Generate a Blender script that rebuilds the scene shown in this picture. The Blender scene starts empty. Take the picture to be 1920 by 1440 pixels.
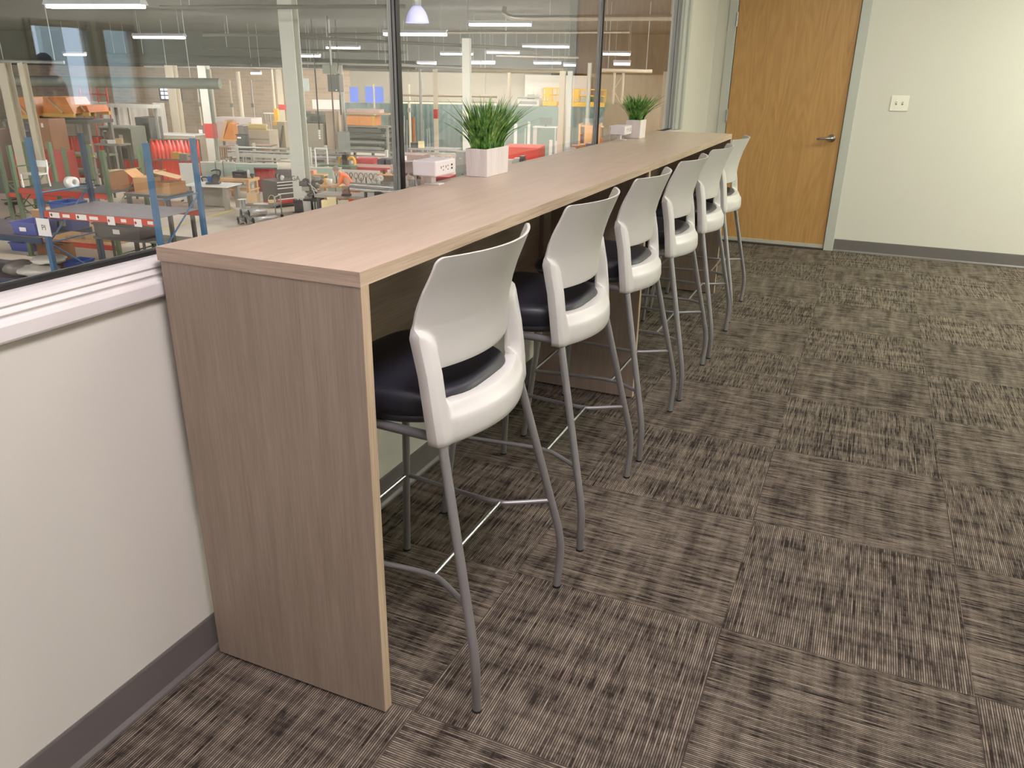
import bpy, bmesh, math, random
from mathutils import Vector, Matrix
rnd = random.Random(11)
SC = bpy.context.scene
COL = SC.collection
PI = math.pi
# ---------------------------------------------------------------- camera calibration
F = 1473.27                      # focal length in pixels of a 1920 px wide frame
CAM = Vector((1.3468, -1.2083, 1.4189))
YAW, PITCH, ROLL = 0.4082, -0.3775, 0.0153
def cam_axes():
    cy, sy = math.cos(YAW), math.sin(YAW)
    f = Vector((-sy*math.cos(PITCH), cy*math.cos(PITCH), math.sin(PITCH)))
    r = Vector((cy, sy, 0)); u = r.cross(f)
    c, s = math.cos(ROLL), math.sin(ROLL)
    return c*r+s*u, -s*r+c*u, f
RX, RY, RF = cam_axes()
def ray(u, v): return RX*((u-960)/F) - RY*((v-720)/F) + RF
def P(u, v, D): return CAM + ray(u, v)*D              # a measured spot of the place, D metres deep
def onz(u, v, z):
    d = ray(u, v); return CAM + d*((z-CAM.z)/d.z)
FZ = -3.0                        # the factory floor lies three metres lower
ROT = math.radians(12.4)         # how the factory hall is turned against the office
# ---------------------------------------------------------------- materials
MATS = {}
def lin(c):
    return tuple((x/255/12.92) if x/255 <= 0.04045 else ((x/255+0.055)/1.055)**2.4 for x in c)
def mat(name, rgb, rough=0.5, metal=0.0, var=0.12, scale=30.0, bump=0.0, spec=0.5, coat=0.0):
    if name in MATS: return MATS[name]
    m = bpy.data.materials.new(name); m.use_nodes = True
    nt = m.node_tree; b = nt.nodes['Principled BSDF']
    c = lin(rgb)
    tc = nt.nodes.new('ShaderNodeTexCoord'); nz = nt.nodes.new('ShaderNodeTexNoise')
    nz.inputs['Scale'].default_value = scale; nz.inputs['Detail'].default_value = 4
    nt.links.new(tc.outputs['Object'], nz.inputs['Vector'])
    mx = nt.nodes.new('ShaderNodeMix'); mx.data_type = 'RGBA'
    mx.inputs[6].default_value = (*[x*(1-var) for x in c], 1)
    mx.inputs[7].default_value = (*[min(1, x*(1+var)) for x in c], 1)
    nt.links.new(nz.outputs['Fac'], mx.inputs[0]); nt.links.new(mx.outputs[2], b.inputs['Base Color'])
    b.inputs['Roughness'].default_value = rough; b.inputs['Metallic'].default_value = metal
    b.inputs['Specular IOR Level'].default_value = spec
    b.inputs['Coat Weight'].default_value = coat
    if bump:
        bp = nt.nodes.new('ShaderNodeBump'); bp.inputs['Strength'].default_value = bump; bp.inputs['Distance'].default_value = 0.002
        nt.links.new(nz.outputs['Fac'], bp.inputs['Height']); nt.links.new(bp.outputs['Normal'], b.inputs['Normal'])
    MATS[name] = m; return m
def emit(name, rgb, strength):
    if name in MATS: return MATS[name]
    m = bpy.data.materials.new(name); m.use_nodes = True
    b = m.node_tree.nodes['Principled BSDF']; c = lin(rgb)
    b.inputs['Base Color'].default_value = (*c, 1)
    b.inputs['Emission Color'].default_value = (*c, 1); b.inputs['Emission Strength'].default_value = strength
    MATS[name] = m; return m
def N(nt, t, **kw):
    n = nt.nodes.new('ShaderNode'+t)
    for k, v in kw.items(): setattr(n, k, v)
    return n
def MATH(nt, op, a, b=None, c=None):
    n = nt.nodes.new('ShaderNodeMath'); n.operation = op
    for i, x in enumerate((a, b, c)):
        if x is None: continue
        if isinstance(x, (int, float)): n.inputs[i].default_value = x
        else: nt.links.new(x, n.inputs[i])
    return n.outputs[0]
def MIX(nt, f, a, b):
    n = nt.nodes.new('ShaderNodeMix'); n.data_type = 'RGBA'
    for s, x in ((0, f), (6, a), (7, b)):
        if isinstance(x, (int, float)): n.inputs[s].default_value = x
        elif isinstance(x, tuple): n.inputs[s].default_value = (*x, 1)
        else: nt.links.new(x, n.inputs[s])
    return n.outputs[2]
def COMB(nt, x, y, z):
    n = nt.nodes.new('ShaderNodeCombineXYZ')
    for i, q in enumerate((x, y, z)):
        if isinstance(q, (int, float)): n.inputs[i].default_value = q
        else: nt.links.new(q, n.inputs[i])
    return n.outputs[0]
def SEP(nt, v):
    n = nt.nodes.new('ShaderNodeSeparateXYZ'); nt.links.new(v, n.inputs[0]); return n.outputs
def RAMP(nt, f, stops):
    n = nt.nodes.new('ShaderNodeValToRGB'); e = n.color_ramp.elements
    while len(e) < len(stops): e.new(0.5)
    for el, (p, c) in zip(e, stops): el.position = p; el.color = (*c, 1) if len(c) == 3 else c
    nt.links.new(f, n.inputs[0]); return n.outputs[0]
def NOISE(nt, vec, scale, detail=3, rough=0.5, dist=0.0):
    n = nt.nodes.new('ShaderNodeTexNoise'); nt.links.new(vec, n.inputs['Vector'])
    n.inputs['Scale'].default_value = scale; n.inputs['Detail'].default_value = detail
    n.inputs['Roughness'].default_value = rough; n.inputs['Distortion'].default_value = dist
    return n.outputs['Fac']
def newmat(name):
    m = bpy.data.materials.new(name); m.use_nodes = True; MATS[name] = m
    return m, m.node_tree, m.node_tree.nodes['Principled BSDF']
def wood(name, base, dark, axis, fine=1.0, rough=0.42, cath=0.0, contrast=1.0):
    """laminate / veneer: streaks run along `axis` (0 x, 1 y, 2 z)"""
    if name in MATS: return MATS[name]
    m, nt, b = newmat(name)
    tc = N(nt, 'TexCoord'); mp = N(nt, 'Mapping')
    sc = [60*fine]*3; sc[axis] = 1.6*fine
    mp.inputs['Scale'].default_value = sc
    nt.links.new(tc.outputs['Object'], mp.inputs['Vector'])
    n1 = NOISE(nt, mp.outputs[0], 3.0, 5, 0.65)
    mp2 = N(nt, 'Mapping'); s2 = [9*fine]*3; s2[axis] = 0.7*fine; mp2.inputs['Scale'].default_value = s2
    nt.links.new(tc.outputs['Object'], mp2.inputs['Vector'])
    n2 = NOISE(nt, mp2.outputs[0], 2.2, 3, 0.5)
    f = MATH(nt, 'ADD', MATH(nt, 'MULTIPLY', n1, 0.62), MATH(nt, 'MULTIPLY', n2, 0.38))
    if cath:
        mp3 = N(nt, 'Mapping'); s3 = [7.0]*3; s3[axis] = 0.9; mp3.inputs['Scale'].default_value = s3
        nt.links.new(tc.outputs['Object'], mp3.inputs['Vector'])
        n3 = NOISE(nt, mp3.outputs[0], 0.8, 2, 0.4)
        w = MATH(nt, 'SINE', MATH(nt, 'MULTIPLY', n3, 90.0))
        w = MATH(nt, 'MULTIPLY', MATH(nt, 'ADD', w, 1.0), 0.5)
        f = MATH(nt, 'ADD', MATH(nt, 'MULTIPLY', f, 1-cath), MATH(nt, 'MULTIPLY', w, cath))
    k = 0.16/contrast
    col = RAMP(nt, f, [(0.5-k, lin(dark)), (0.5+k, lin(base))])
    nt.links.new(col, b.inputs['Base Color'])
    b.inputs['Roughness'].default_value = rough
    b.inputs['Specular IOR Level'].default_value = 0.5
    return m
# ---------------------------------------------------------------- mesh builder
class MB:
    def __init__(s): s.v = []; s.f = []; s.sm = []
    def add(s, vs, fs, smooth=False):
        o = len(s.v); s.v += [tuple(x) for x in vs]
        for f in fs: s.f.append([o+i for i in f]); s.sm.append(smooth)
        return s
    def box(s, x0, x1, y0, y1, z0, z1, M=None, bev=0.0):
        if x0 > x1: x0, x1 = x1, x0
        if y0 > y1: y0, y1 = y1, y0
        if z0 > z1: z0, z1 = z1, z0
        if bev:
            bm = bmesh.new(); bmesh.ops.create_cube(bm, size=1)
            for q in bm.verts:
                q.co = Vector((x0+(q.co.x+.5)*(x1-x0), y0+(q.co.y+.5)*(y1-y0), z0+(q.co.z+.5)*(z1-z0)))
            bmesh.ops.bevel(bm, geom=bm.edges[:], offset=bev, segments=2, profile=0.5, affect='EDGES')
            bm.verts.ensure_lookup_table()
            vs = [q.co.copy() for q in bm.verts]; fs = [[q.index for q in f.verts] for f in bm.faces]; bm.free()
        else:
            vs = [Vector(q) for q in ((x0,y0,z0),(x1,y0,z0),(x1,y1,z0),(x0,y1,z0),(x0,y0,z1),(x1,y0,z1),(x1,y1,z1),(x0,y1,z1))]
            fs = [(0,3,2,1),(4,5,6,7),(0,1,5,4),(1,2,6,5),(2,3,7,6),(3,0,4,7)]
        if M is not None: vs = [M @ q for q in vs]
        return s.add(vs, fs)
    def cbox(s, c, w, d, h, rz=0.0, bev=0.0):           # centre of base, width x, depth y, height
        M = Matrix.Translation(Vector(c)) @ Matrix.Rotation(rz, 4, 'Z')
        return s.box(-w/2, w/2, -d/2, d/2, 0, h, M, bev)
    def tube(s, pts, r, n=10, cap=True, smooth=True):
        pts = [Vector(p) for p in pts]; k = len(pts)
        rs = r if isinstance(r, (list, tuple)) else [r]*k
        rings = []; prev = None
        for i, p in enumerate(pts):
            if i == 0: t = pts[1]-p
            elif i == k-1: t = p-pts[i-1]
            else: t = (pts[i+1]-p).normalized()+(p-pts[i-1]).normalized()
            t.normalize()
            if prev is None:
                a = Vector((0,0,1)) if abs(t.z) < 0.9 else Vector((1,0,0))
                n1 = t.cross(a).normalized()
            else:
                n1 = (prev - t*prev.dot(t)).normalized()
            prev = n1; n2 = t.cross(n1)
            rings.append([p + (n1*math.cos(2*PI*j/n)+n2*math.sin(2*PI*j/n))*rs[i] for j in range(n)])
        vs = [q for rg in rings for q in rg]; fs = []
        for i in range(k-1):
            for j in range(n):
                a = i*n+j; b = i*n+(j+1) % n
                fs.append((a, b, b+n, a+n))
        s.add(vs, fs, smooth)
        if cap:
            s.add(rings[0], [list(range(n))[::-1]]); s.add(rings[-1], [list(range(n))])
        return s
    def lathe(s, prof, n=20, c=(0,0,0), smooth=True, axis='Z'):
        vs = []; fs = []
        for (r, z) in prof:
            for j in range(n):
                a = 2*PI*j/n; q = (r*math.cos(a), r*math.sin(a), z)
                if axis == 'X': q = (q[2], q[0], q[1])
                if axis == 'Y': q = (q[0], q[2], q[1])
                vs.append((c[0]+q[0], c[1]+q[1], c[2]+q[2]))
        for i in range(len(prof)-1):
            for j in range(n):
                a = i*n+j; b = i*n+(j+1) % n; fs.append((a, b, b+n, a+n))
        return s.add(vs, fs, smooth)
    def prism(s, poly, a, b, axis='y'):                 # polygon in the other two coordinates, extruded a..b
        n = len(poly)
        def pt(q, t):
            return {'y': (q[0], t, q[1]), 'x': (t, q[0], q[1]), 'z': (q[0], q[1], t)}[axis]
        vs = [pt(q, a) for q in poly]+[pt(q, b) for q in poly]
        fs = [list(range(n))[::-1], [n+i for i in range(n)]]+[(i, (i+1) % n, n+(i+1) % n, n+i) for i in range(n)]
        return s.add(vs, fs)
    def blob(s, c, rx, ry, rz, amp=0.15, n=10, m=7, rd=None, rot=0.0):
        rd = rd or rnd; vs = []; fs = []
        vs.append((c[0], c[1], c[2]-rz))
        for i in range(1, m):
            th = PI*i/m
            for j in range(n):
                a = 2*PI*j/n; k = 1+rd.uniform(-amp, amp)
                x = rx*math.sin(th)*math.cos(a)*k; y = ry*math.sin(th)*math.sin(a)*k
                vs.append((c[0]+x*math.cos(rot)-y*math.sin(rot), c[1]+x*math.sin(rot)+y*math.cos(rot), c[2]-rz*math.cos(th)*k))
        vs.append((c[0], c[1], c[2]+rz))
        for j in range(n): fs.append((0, 1+(j+1) % n, 1+j))
        for i in range(m-2):
            for j in range(n):
                a = 1+i*n+j; b = 1+i*n+(j+1) % n; fs.append((a, b, b+n, a+n))
        L = len(vs)-1; o = 1+(m-2)*n
        for j in range(n): fs.append((o+j, o+(j+1) % n, L))
        return s.add(vs, fs, True)
    def build(s, name, material, parent=None, loc=None, rz=0.0, bevel=0.0, recalc=True):
        me = bpy.data.meshes.new(name); me.from_pydata(s.v, [], s.f)
        me.polygons.foreach_set('use_smooth', s.sm)
        if recalc:
            bm = bmesh.new(); bm.from_mesh(me); bmesh.ops.recalc_face_normals(bm, faces=bm.faces[:]); bm.to_mesh(me); bm.free()
        me.materials.append(material)
        o = bpy.data.objects.new(name, me); COL.objects.link(o)
        if parent is not None: o.parent = parent
        if loc is not None: o.location = loc
        if rz: o.rotation_euler = (0, 0, rz)
        if bevel:
            b = o.modifiers.new('Bevel', 'BEVEL'); b.width = bevel; b.segments = 2; b.limit_method = 'ANGLE'; b.angle_limit = math.radians(40)
        return o
def tag(o, label, cat, group=None, kind=None):
    o['label'] = label; o['category'] = cat
    if group: o['group'] = group
    if kind: o['kind'] = kind
    return o
def thing(name, label, cat, loc=(0,0,0), rz=0.0, group=None):
    o = bpy.data.objects.new(name, None); COL.objects.link(o)
    o.location = loc; o.rotation_euler = (0, 0, rz); o.empty_display_size = 0.1
    return tag(o, label, cat, group)
def struct(o):
    o['kind'] = 'structure'; return o
def lab(o, label): o['label'] = label; return o
def copy_tree(o, parent=None):
    c = o.copy(); COL.objects.link(c)
    if parent is not None: c.parent = parent
    for ch in list(o.children): copy_tree(ch, c)
    return c
def text_part(txt, size, material, parent, M, name, ext=0.001):
    cu = bpy.data.curves.new(name, 'FONT'); cu.body = txt; cu.size = size; cu.align_x = 'CENTER'; cu.align_y = 'CENTER'; cu.extrude = ext
    tmp = bpy.data.objects.new('lettering', cu)
    me = bpy.data.meshes.new_from_object(tmp)
    bpy.data.objects.remove(tmp)
    me.materials.clear(); me.materials.append(material)
    o = bpy.data.objects.new(name, me); COL.objects.link(o); o.parent = parent; o.matrix_local = M
    return o
def sstep(a, b, x):
    t = max(0.0, min(1.0, (x-a)/(b-a))); return t*t*(3-2*t)
def interp(tab, z):
    if z <= tab[0][0]: return tab[0][1]
    for (z0, a), (z1, b) in zip(tab, tab[1:]):
        if z <= z1:
            t = (z-z0)/(z1-z0); return a+(b-a)*t
    return tab[-1][1]
# ================================================================= OFFICE
T = 0.6172; TX, TY = 1.1846, 0.6538
WX = -0.02                        # face of the low wall under the glass
GX = -0.085                       # middle of the glass
YF = 6.22                         # far wall
XR = 6.57                         # wall opposite the glass
YB = -4.6                         # wall behind the camera
HC = 2.74
BH, BD, BL = 1.067, 0.51, 4.278   # bar: height, depth, length
# ---- carpet
def carpet():
    m, nt, b = newmat('carpet tiles')
    tc = N(nt, 'TexCoord'); x, y, z = SEP(nt, tc.outputs['Object'])
    tx = MATH(nt, 'DIVIDE', MATH(nt, 'SUBTRACT', x, TX), T); ty = MATH(nt, 'DIVIDE', MATH(nt, 'SUBTRACT', y, TY), T)
    ix = MATH(nt, 'FLOOR', tx); iy = MATH(nt, 'FLOOR', ty)
    par = MATH(nt, 'ABSOLUTE', MATH(nt, 'MODULO', MATH(nt, 'ADD', ix, iy), 2.0))   # 0: ribs run along y
    par = MATH(nt, 'GREATER_THAN', par, 0.5)
    a = MATH(nt, 'ADD', MATH(nt, 'MULTIPLY', x, MATH(nt, 'SUBTRACT', 1.0, par)), MATH(nt, 'MULTIPLY', y, par))   # across the ribs
    c = MATH(nt, 'ADD', MATH(nt, 'MULTIPLY', y, MATH(nt, 'SUBTRACT', 1.0, par)), MATH(nt, 'MULTIPLY', x, par))   # along the ribs
    seed = MATH(nt, 'ADD', MATH(nt, 'MULTIPLY', ix, 7.31), MATH(nt, 'MULTIPLY', iy, 3.77))
    pitch = 0.0058
    q = MATH(nt, 'DIVIDE', a, pitch); row = MATH(nt, 'FLOOR', q); fr = MATH(nt, 'FRACT', q)
    rib = MATH(nt, 'SUBTRACT', 1.0, MATH(nt, 'MULTIPLY', MATH(nt, 'ABSOLUTE', MATH(nt, 'SUBTRACT', fr, 0.5)), 2.0))   # 1 on the crest
    # yarn colour of each row changes along its length
    n1 = NOISE(nt, COMB(nt, MATH(nt, 'MULTIPLY', row, 3.17), MATH(nt, 'MULTIPLY', c, 8.0), seed), 1.0, 4, 0.6)
    # broad bands across and along shared by neighbouring rows
    n2 = NOISE(nt, COMB(nt, MATH(nt, 'MULTIPLY', a, 3.2), MATH(nt, 'MULTIPLY', c, 22.0), seed), 1.0, 4, 0.62)
    n3 = NOISE(nt, COMB(nt, MATH(nt, 'MULTIPLY', a, 40.0), MATH(nt, 'MULTIPLY', c, 4.0), seed), 1.0, 2, 0.5)
    s = MATH(nt, 'ADD', MATH(nt, 'ADD', MATH(nt, 'MULTIPLY', n1, 0.57), MATH(nt, 'MULTIPLY', n2, 0.33)), MATH(nt, 'MULTIPLY', n3, 0.10))
    lightness = MATH(nt, 'MULTIPLY', MATH(nt, 'SUBTRACT', s, 0.40), 4.6); 
    cl = N(nt, 'Clamp'); nt.links.new(lightness, cl.inputs[0]); lt = cl.outputs[0]
    ribm = MATH(nt, 'MULTIPLY', lt, MATH(nt, 'POWER', rib, 1.1))
    fz = NOISE(nt, COMB(nt, MATH(nt, 'MULTIPLY', x, 420.0), MATH(nt, 'MULTIPLY', y, 420.0), 0.0), 1.0, 2, 0.6)
    dk = MIX(nt, fz, lin((29, 24, 22)), lin((58, 50, 44)))
    lg = MIX(nt, fz, lin((123, 111, 98)), lin((195, 181, 162)))
    col = MIX(nt, ribm, dk, lg)
    # tile seams
    ex = MATH(nt, 'ABSOLUTE', MATH(nt, 'SUBTRACT', MATH(nt, 'FRACT', tx), 0.5)); ey = MATH(nt, 'ABSOLUTE', MATH(nt, 'SUBTRACT', MATH(nt, 'FRACT', ty), 0.5))
    seam = MATH(nt, 'GREATER_THAN', MATH(nt, 'MAXIMUM', ex, ey), 0.4965)
    col = MIX(nt, MATH(nt, 'MULTIPLY', seam, 0.3), col, lin((50, 45, 41)))
    nt.links.new(col, b.inputs['Base Color'])
    b.inputs['Roughness'].default_value = 0.95; b.inputs['Specular IOR Level'].default_value = 0.1
    bp = N(nt, 'Bump'); bp.inputs['Strength'].default_value = 0.4; bp.inputs['Distance'].default_value = 0.002
    nt.links.new(MATH(nt, 'ADD', MATH(nt, 'MULTIPLY', rib, 0.6), MATH(nt, 'MULTIPLY', fz, 0.4)), bp.inputs['Height']); nt.links.new(bp.outputs['Normal'], b.inputs['Normal'])
    return m
paint = mat('wall paint', (214, 211, 199), 0.45, var=0.015, scale=60, bump=0.05)
paint_w = mat('white trim paint', (216, 211, 206), 0.32, var=0.01, scale=20)
framep = mat('grey frame paint', (186, 188, 180), 0.35, var=0.02, scale=20)
basem = mat('grey vinyl base', (104, 99, 96), 0.42, var=0.05, scale=40)
ceilm = mat('ceiling tile', (225, 222, 214), 0.9, var=0.05, scale=120)
black = mat('black gasket', (22, 21, 22), 0.4, var=0.1)
steel = mat('satin steel', (176, 176, 176), 0.28, 1.0, var=0.05)
silver = mat('silver leg paint', (156, 155, 154), 0.38, 0.6, var=0.03, scale=80)
whitep = mat('white stool plastic', (206, 204, 196), 0.36, var=0.012, scale=200, bump=0.04)
vinyl = mat('dark navy vinyl', (34, 34, 42), 0.42, var=0.1, scale=400, bump=0.06)
panm = mat('dark grey seat pan', (62, 62, 66), 0.5, var=0.05)
rubber = mat('black rubber', (25, 24, 24), 0.7)
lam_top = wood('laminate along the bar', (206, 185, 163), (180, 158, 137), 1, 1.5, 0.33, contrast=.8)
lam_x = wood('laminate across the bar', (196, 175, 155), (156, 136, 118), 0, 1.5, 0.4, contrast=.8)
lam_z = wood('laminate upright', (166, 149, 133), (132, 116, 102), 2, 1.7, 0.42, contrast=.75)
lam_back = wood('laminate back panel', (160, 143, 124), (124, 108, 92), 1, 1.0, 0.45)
edge_y = wood('edge band long', (214, 194, 166), (168, 146, 118), 1, 1.3, 0.4)
edge_z = wood('edge band upright', (212, 192, 162), (170, 148, 118), 2, 1.3, 0.4)
oak = wood('honey oak veneer', (192, 150, 94), (166, 124, 72), 2, 1.0, 0.4, cath=0.12, contrast=.85)

floor = MB().box(WX-0.15, XR, YB, YF+0.12, -0.12, 0).build('floor', carpet()); struct(floor)
ceil = MB().box(WX-0.15, XR, YB, YF+0.12, HC, HC+0.1).build('ceiling', ceilm); struct(ceil)
# low wall, header and the pier at the far end of the glass
GY1 = 5.02
w = MB().box(-0.17, WX, YB, 5.17, -0.3, 0.965).box(-0.17, WX, 5.17, YF, -0.3, HC).box(-0.17, WX, YB, 5.17, 2.32, HC)
struct(w.build('wall_left', paint))
# far wall with door opening (0.075 .. 1.185)
DX0, DX1, DZ = 0.155, 1.105, 2.10
w = MB().box(WX, DX0-0.03, YF, YF+0.12, 0, HC).box(DX1+0.03, XR, YF, YF+0.12, 0, HC).box(DX0-0.03, DX1+0.03, YF, YF+0.12, DZ+0.03, HC)
struct(w.build('wall_far', paint))
struct(MB().box(WX-0.15, XR, YB-0.12, YB, 0, HC).build('wall_near', paint))
# right wall with two tall windows
W2 = (4.87, 5.56); W3 = (5.74, 6.16); WZ0, WZ1 = 1.0, 1.82
w = MB().box(XR, XR+0.12, YB, W2[0], 0, HC).box(XR, XR+0.12, W2[1], W3[0], 0, HC).box(XR, XR+0.12, W3[1], YF+0.12, 0, HC)
for a, b_ in (W2, W3): w.box(XR, XR+0.12, a, b_, 0, WZ0).box(XR, XR+0.12, a, b_, WZ1, HC)
struct(w.build('wall_right', paint))
frame_beige = mat('beige window frame', (150, 142, 126), 0.5)
glass, gnt, gb = newmat('clear glass')
gb.inputs['Base Color'].default_value = (1, 1, 1, 1); gb.inputs['Roughness'].default_value = 0.0
gb.inputs['Transmission Weight'].default_value = 1.0; gb.inputs['IOR'].default_value = 1.5
for i, (a, b_) in enumerate((W2, W3)):
    f = MB()
    for (y0, y1, z0, z1) in ((a-.05, a+.02, WZ0-.05, WZ1+.05), (b_-.02, b_+.05, WZ0-.05, WZ1+.05), (a, b_, WZ0-.05, WZ0+.02), (a, b_, WZ1-.02, WZ1+.05)):
        f.box(XR-.02, XR+.05, y0, y1, z0, z1)
    fo = struct(f.build('window_%d' % (i+2), frame_beige))
# the corridor beyond those windows
corr = mat('pale green corridor paint', (226, 234, 226), 0.7, var=0.03)
struct(MB().box(XR+0.12, 11.0, 3.0, 12.0, -0.12, 0).build('floor', mat('corridor floor', (120, 116, 108), 0.6)))
struct(MB().box(9.5, 9.6, 7.25, 7.60, 0, HC).box(9.5, 9.6, 8.22, 8.80, 0, HC).build('wall_corridor', corr))
# baseboards: vinyl cove base with a toe
def base(name, a, b_, axis, face, sgn):
    prof = [(0, 0.0), (0.014, 0.0), (0.013, 0.006), (0.006, 0.016), (0.004, 0.10), (0.0025, 0.106), (0, 0.106)]
    m = MB()
    if axis == 'y': m.prism([(face+sgn*p, z) for p, z in prof], a, b_, 'y')
    else: m.prism([(face+sgn*p, z) for p, z in prof], a, b_, 'x')
    return struct(m.build(name, basem))
base('baseboard_left', YB, YF, 'y', WX, 1)
base('baseboard_far', DX1+0.085, XR, 'x', YF, -1)
base('baseboard_right', YB, YF, 'y', XR, -1)
base('baseboard_near', WX, XR, 'x', YB, 1)
# window stool / sill trim under the glass: stepped profile
prof = [(-0.13, 1.032), (-0.052, 1.032), (-0.034, 1.029), (-0.022, 1.025), (-0.019, 1.019), (-0.0225, 1.014), (-0.019, 1.010), (-0.015, 1.005), (-0.0185, 0.999),
        (-0.0175, 0.995), (-0.007, 0.991), (-0.005, 0.987), (-0.004, 0.962), (-0.006, 0.957), (-0.010, 0.955), (WX, 0.955), (-0.13, 0.955)]
struct(MB().prism(prof, YB, 5.17, 'y').build('trim_1', paint_w, bevel=0.0012))
# glass wall: frame, panes, joints
fr = MB()
fr.box(-0.13, -0.03, 5.02, 5.17, 1.032, 2.36)       # far jamb
fr.box(-0.13, -0.03, YB, 5.17, 2.30, 2.36)          # head
win = struct(fr.build('window_1', framep, bevel=0.002))
lab(MB().box(-0.055, -0.046, 5.004, 5.02, 1.032, 2.30).box(-0.055, -0.042, YB, 5.02, 2.286, 2.30).build('glazing_bead', framep, win), 'grey glazing bead')
MB().box(-0.029, -0.014, 5.115, 5.185, 1.03, 2.36).build('casing', framep, win)
lab(MB().box(-0.098, -0.068, YB, 5.006, 1.032, 1.0415).box(-0.094, -0.080, 5.0, 5.008, 1.0415, 2.30).build('gasket', black, win), 'black rubber gasket along the glass')
gm = mat('grey mullion metal', (150, 151, 148), 0.4, 0.3)
MY = (1.118, 3.222)
ys = [YB, -0.98] + [MY[0], MY[1], 5.006]
for a, b_ in ((YB, MY[0]-0.0125), (MY[0]+0.0125, MY[1]-0.0085), (MY[1]+0.0085, 5.004)):
    MB().box(GX-0.006, GX+0.006, a, b_, 1.038, 2.30).build('pane', glass, win)
for y in MY:
    hw = 0.012 if y < 2 else 0.008
    mo = MB().box(-0.105, -0.071, y-hw, y+hw, 1.045, 2.30).build('mullion', gm, win)
    lab(MB().box(-0.0705, -0.066, y-hw, y+hw, 1.045, 2.30).build('cover_strip', black, mo), 'black cover strip')
# ---- door
df = MB()
df.prism([(DX0-0.075, YF-0.02), (DX0-0.005, YF-0.02), (DX0-0.005, YF+0.12), (DX0-0.03, YF+0.12), (DX0-0.03, YF), (DX0-0.075, YF)], 0, DZ+0.08, 'z')
df.prism([(DX1+0.08, YF-0.02), (DX1+0.005, YF-0.02), (DX1+0.005, YF+0.12), (DX1+0.03, YF+0.12), (DX1+0.03, YF), (DX1+0.08, YF)], 0, DZ+0.08, 'z')
df.box(DX0-0.005, DX1+0.005, YF-0.02, YF+0.12, DZ+0.005, DZ+0.08)
df.box(DX0-0.03, DX0+0.012, YF+0.046, YF+0.12, 0, DZ+0.03).box(DX1-0.012, DX1+0.03, YF+0.046, YF+0.12, 0, DZ+0.03).box(DX0, DX1, YF+0.046, YF+0.12, DZ-0.012, DZ+0.03)
struct(df.build('trim_2', framep, bevel=0.003))
door = struct(MB().box(DX0, DX1, YF-0.002, YF+0.043, 0.018, DZ).build('door_1', oak, bevel=0.002))
lab(MB().box(DX0, DX1, YF-0.012, YF-0.002, 0.016, 0.045).build('door_sweep', mat('grey sweep', (176, 172, 162), 0.45), door), 'grey metal sweep along the bottom')
hz = 0.941; hx = 1.035
MB().lathe([(0, -0.002), (0.030, -0.002), (0.033, -0.006), (0.031, -0.012), (0.014, -0.018), (0.011, -0.05), (0, -0.05)], 24, (hx, YF-0.001, hz), axis='Y').build('handle_rose', steel, door)
lv = MB(); lv.tube([(hx, YF-0.052, hz), (hx-0.012, YF-0.056, hz), (hx-0.05, YF-0.057, hz-0.002), (hx-0.095, YF-0.052, hz-0.006), (hx-0.112, YF-0.048, hz-0.008)], [0.011, 0.0105, 0.009, 0.0085, 0.008], 12)
lv.build('lever', steel, door)
for hzz in (0.24, 1.09, 1.86):
    h = MB().tube([(DX0-0.003, YF-0.026, hzz-0.055), (DX0-0.003, YF-0.026, hzz+0.055)], 0.0085, 10)
    h.box(DX0-0.004, DX0+0.003, YF-0.026, YF-0.0005, hzz-0.052, hzz+0.052)
    h.build('hinge', steel, door)
struct(MB().box(DX0-0.005, DX1+0.005, YF-0.03, YF+0.12, 0.0, 0.012).build('trim_3', mat('dark threshold', (70, 66, 60), 0.5, 0.5)))
# ---- wall plate with two toggles
sw = thing('switch_plate', 'white two-gang switch plate on the wall to the right of the door', 'switch', (1.506, YF, 1.231))
plate_m = mat('ivory plate', (240, 236, 222), 0.3, var=0.01)
pl = MB().box(-0.066, 0.066, -0.006, 0, -0.059, 0.059, None, 0.0025); pl.build('plate', plate_m, sw)
for sx in (-0.023, 0.023):
    MB().box(sx-0.0055, sx+0.0055, -0.0075, -0.0062, -0.012, 0.012).build('toggle_slot', mat('toggle slot', (120, 116, 106), 0.5), sw)
    MB().box(sx-0.004, sx+0.004, -0.017, -0.0076, -0.001, 0.008, None, 0.001).build('toggle', plate_m, sw)
    for z in (-0.032, 0.032):
        MB().lathe([(0, -0.0062), (0.0028, -0.0062), (0.0028, -0.0072), (0, -0.0072)], 10, (sx, 0, z), axis='Y').build('screw', plate_m, sw)
# ---- bar counter
bar = thing('bar_counter', 'long waterfall bar counter of grey-brown wood laminate along the glass', 'counter', (0, 0, 0))
TH = 0.0295
top = MB().box(0.0, BD-0.0016, 0.0015, BL, BH-TH, BH, None, 0.0)
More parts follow.
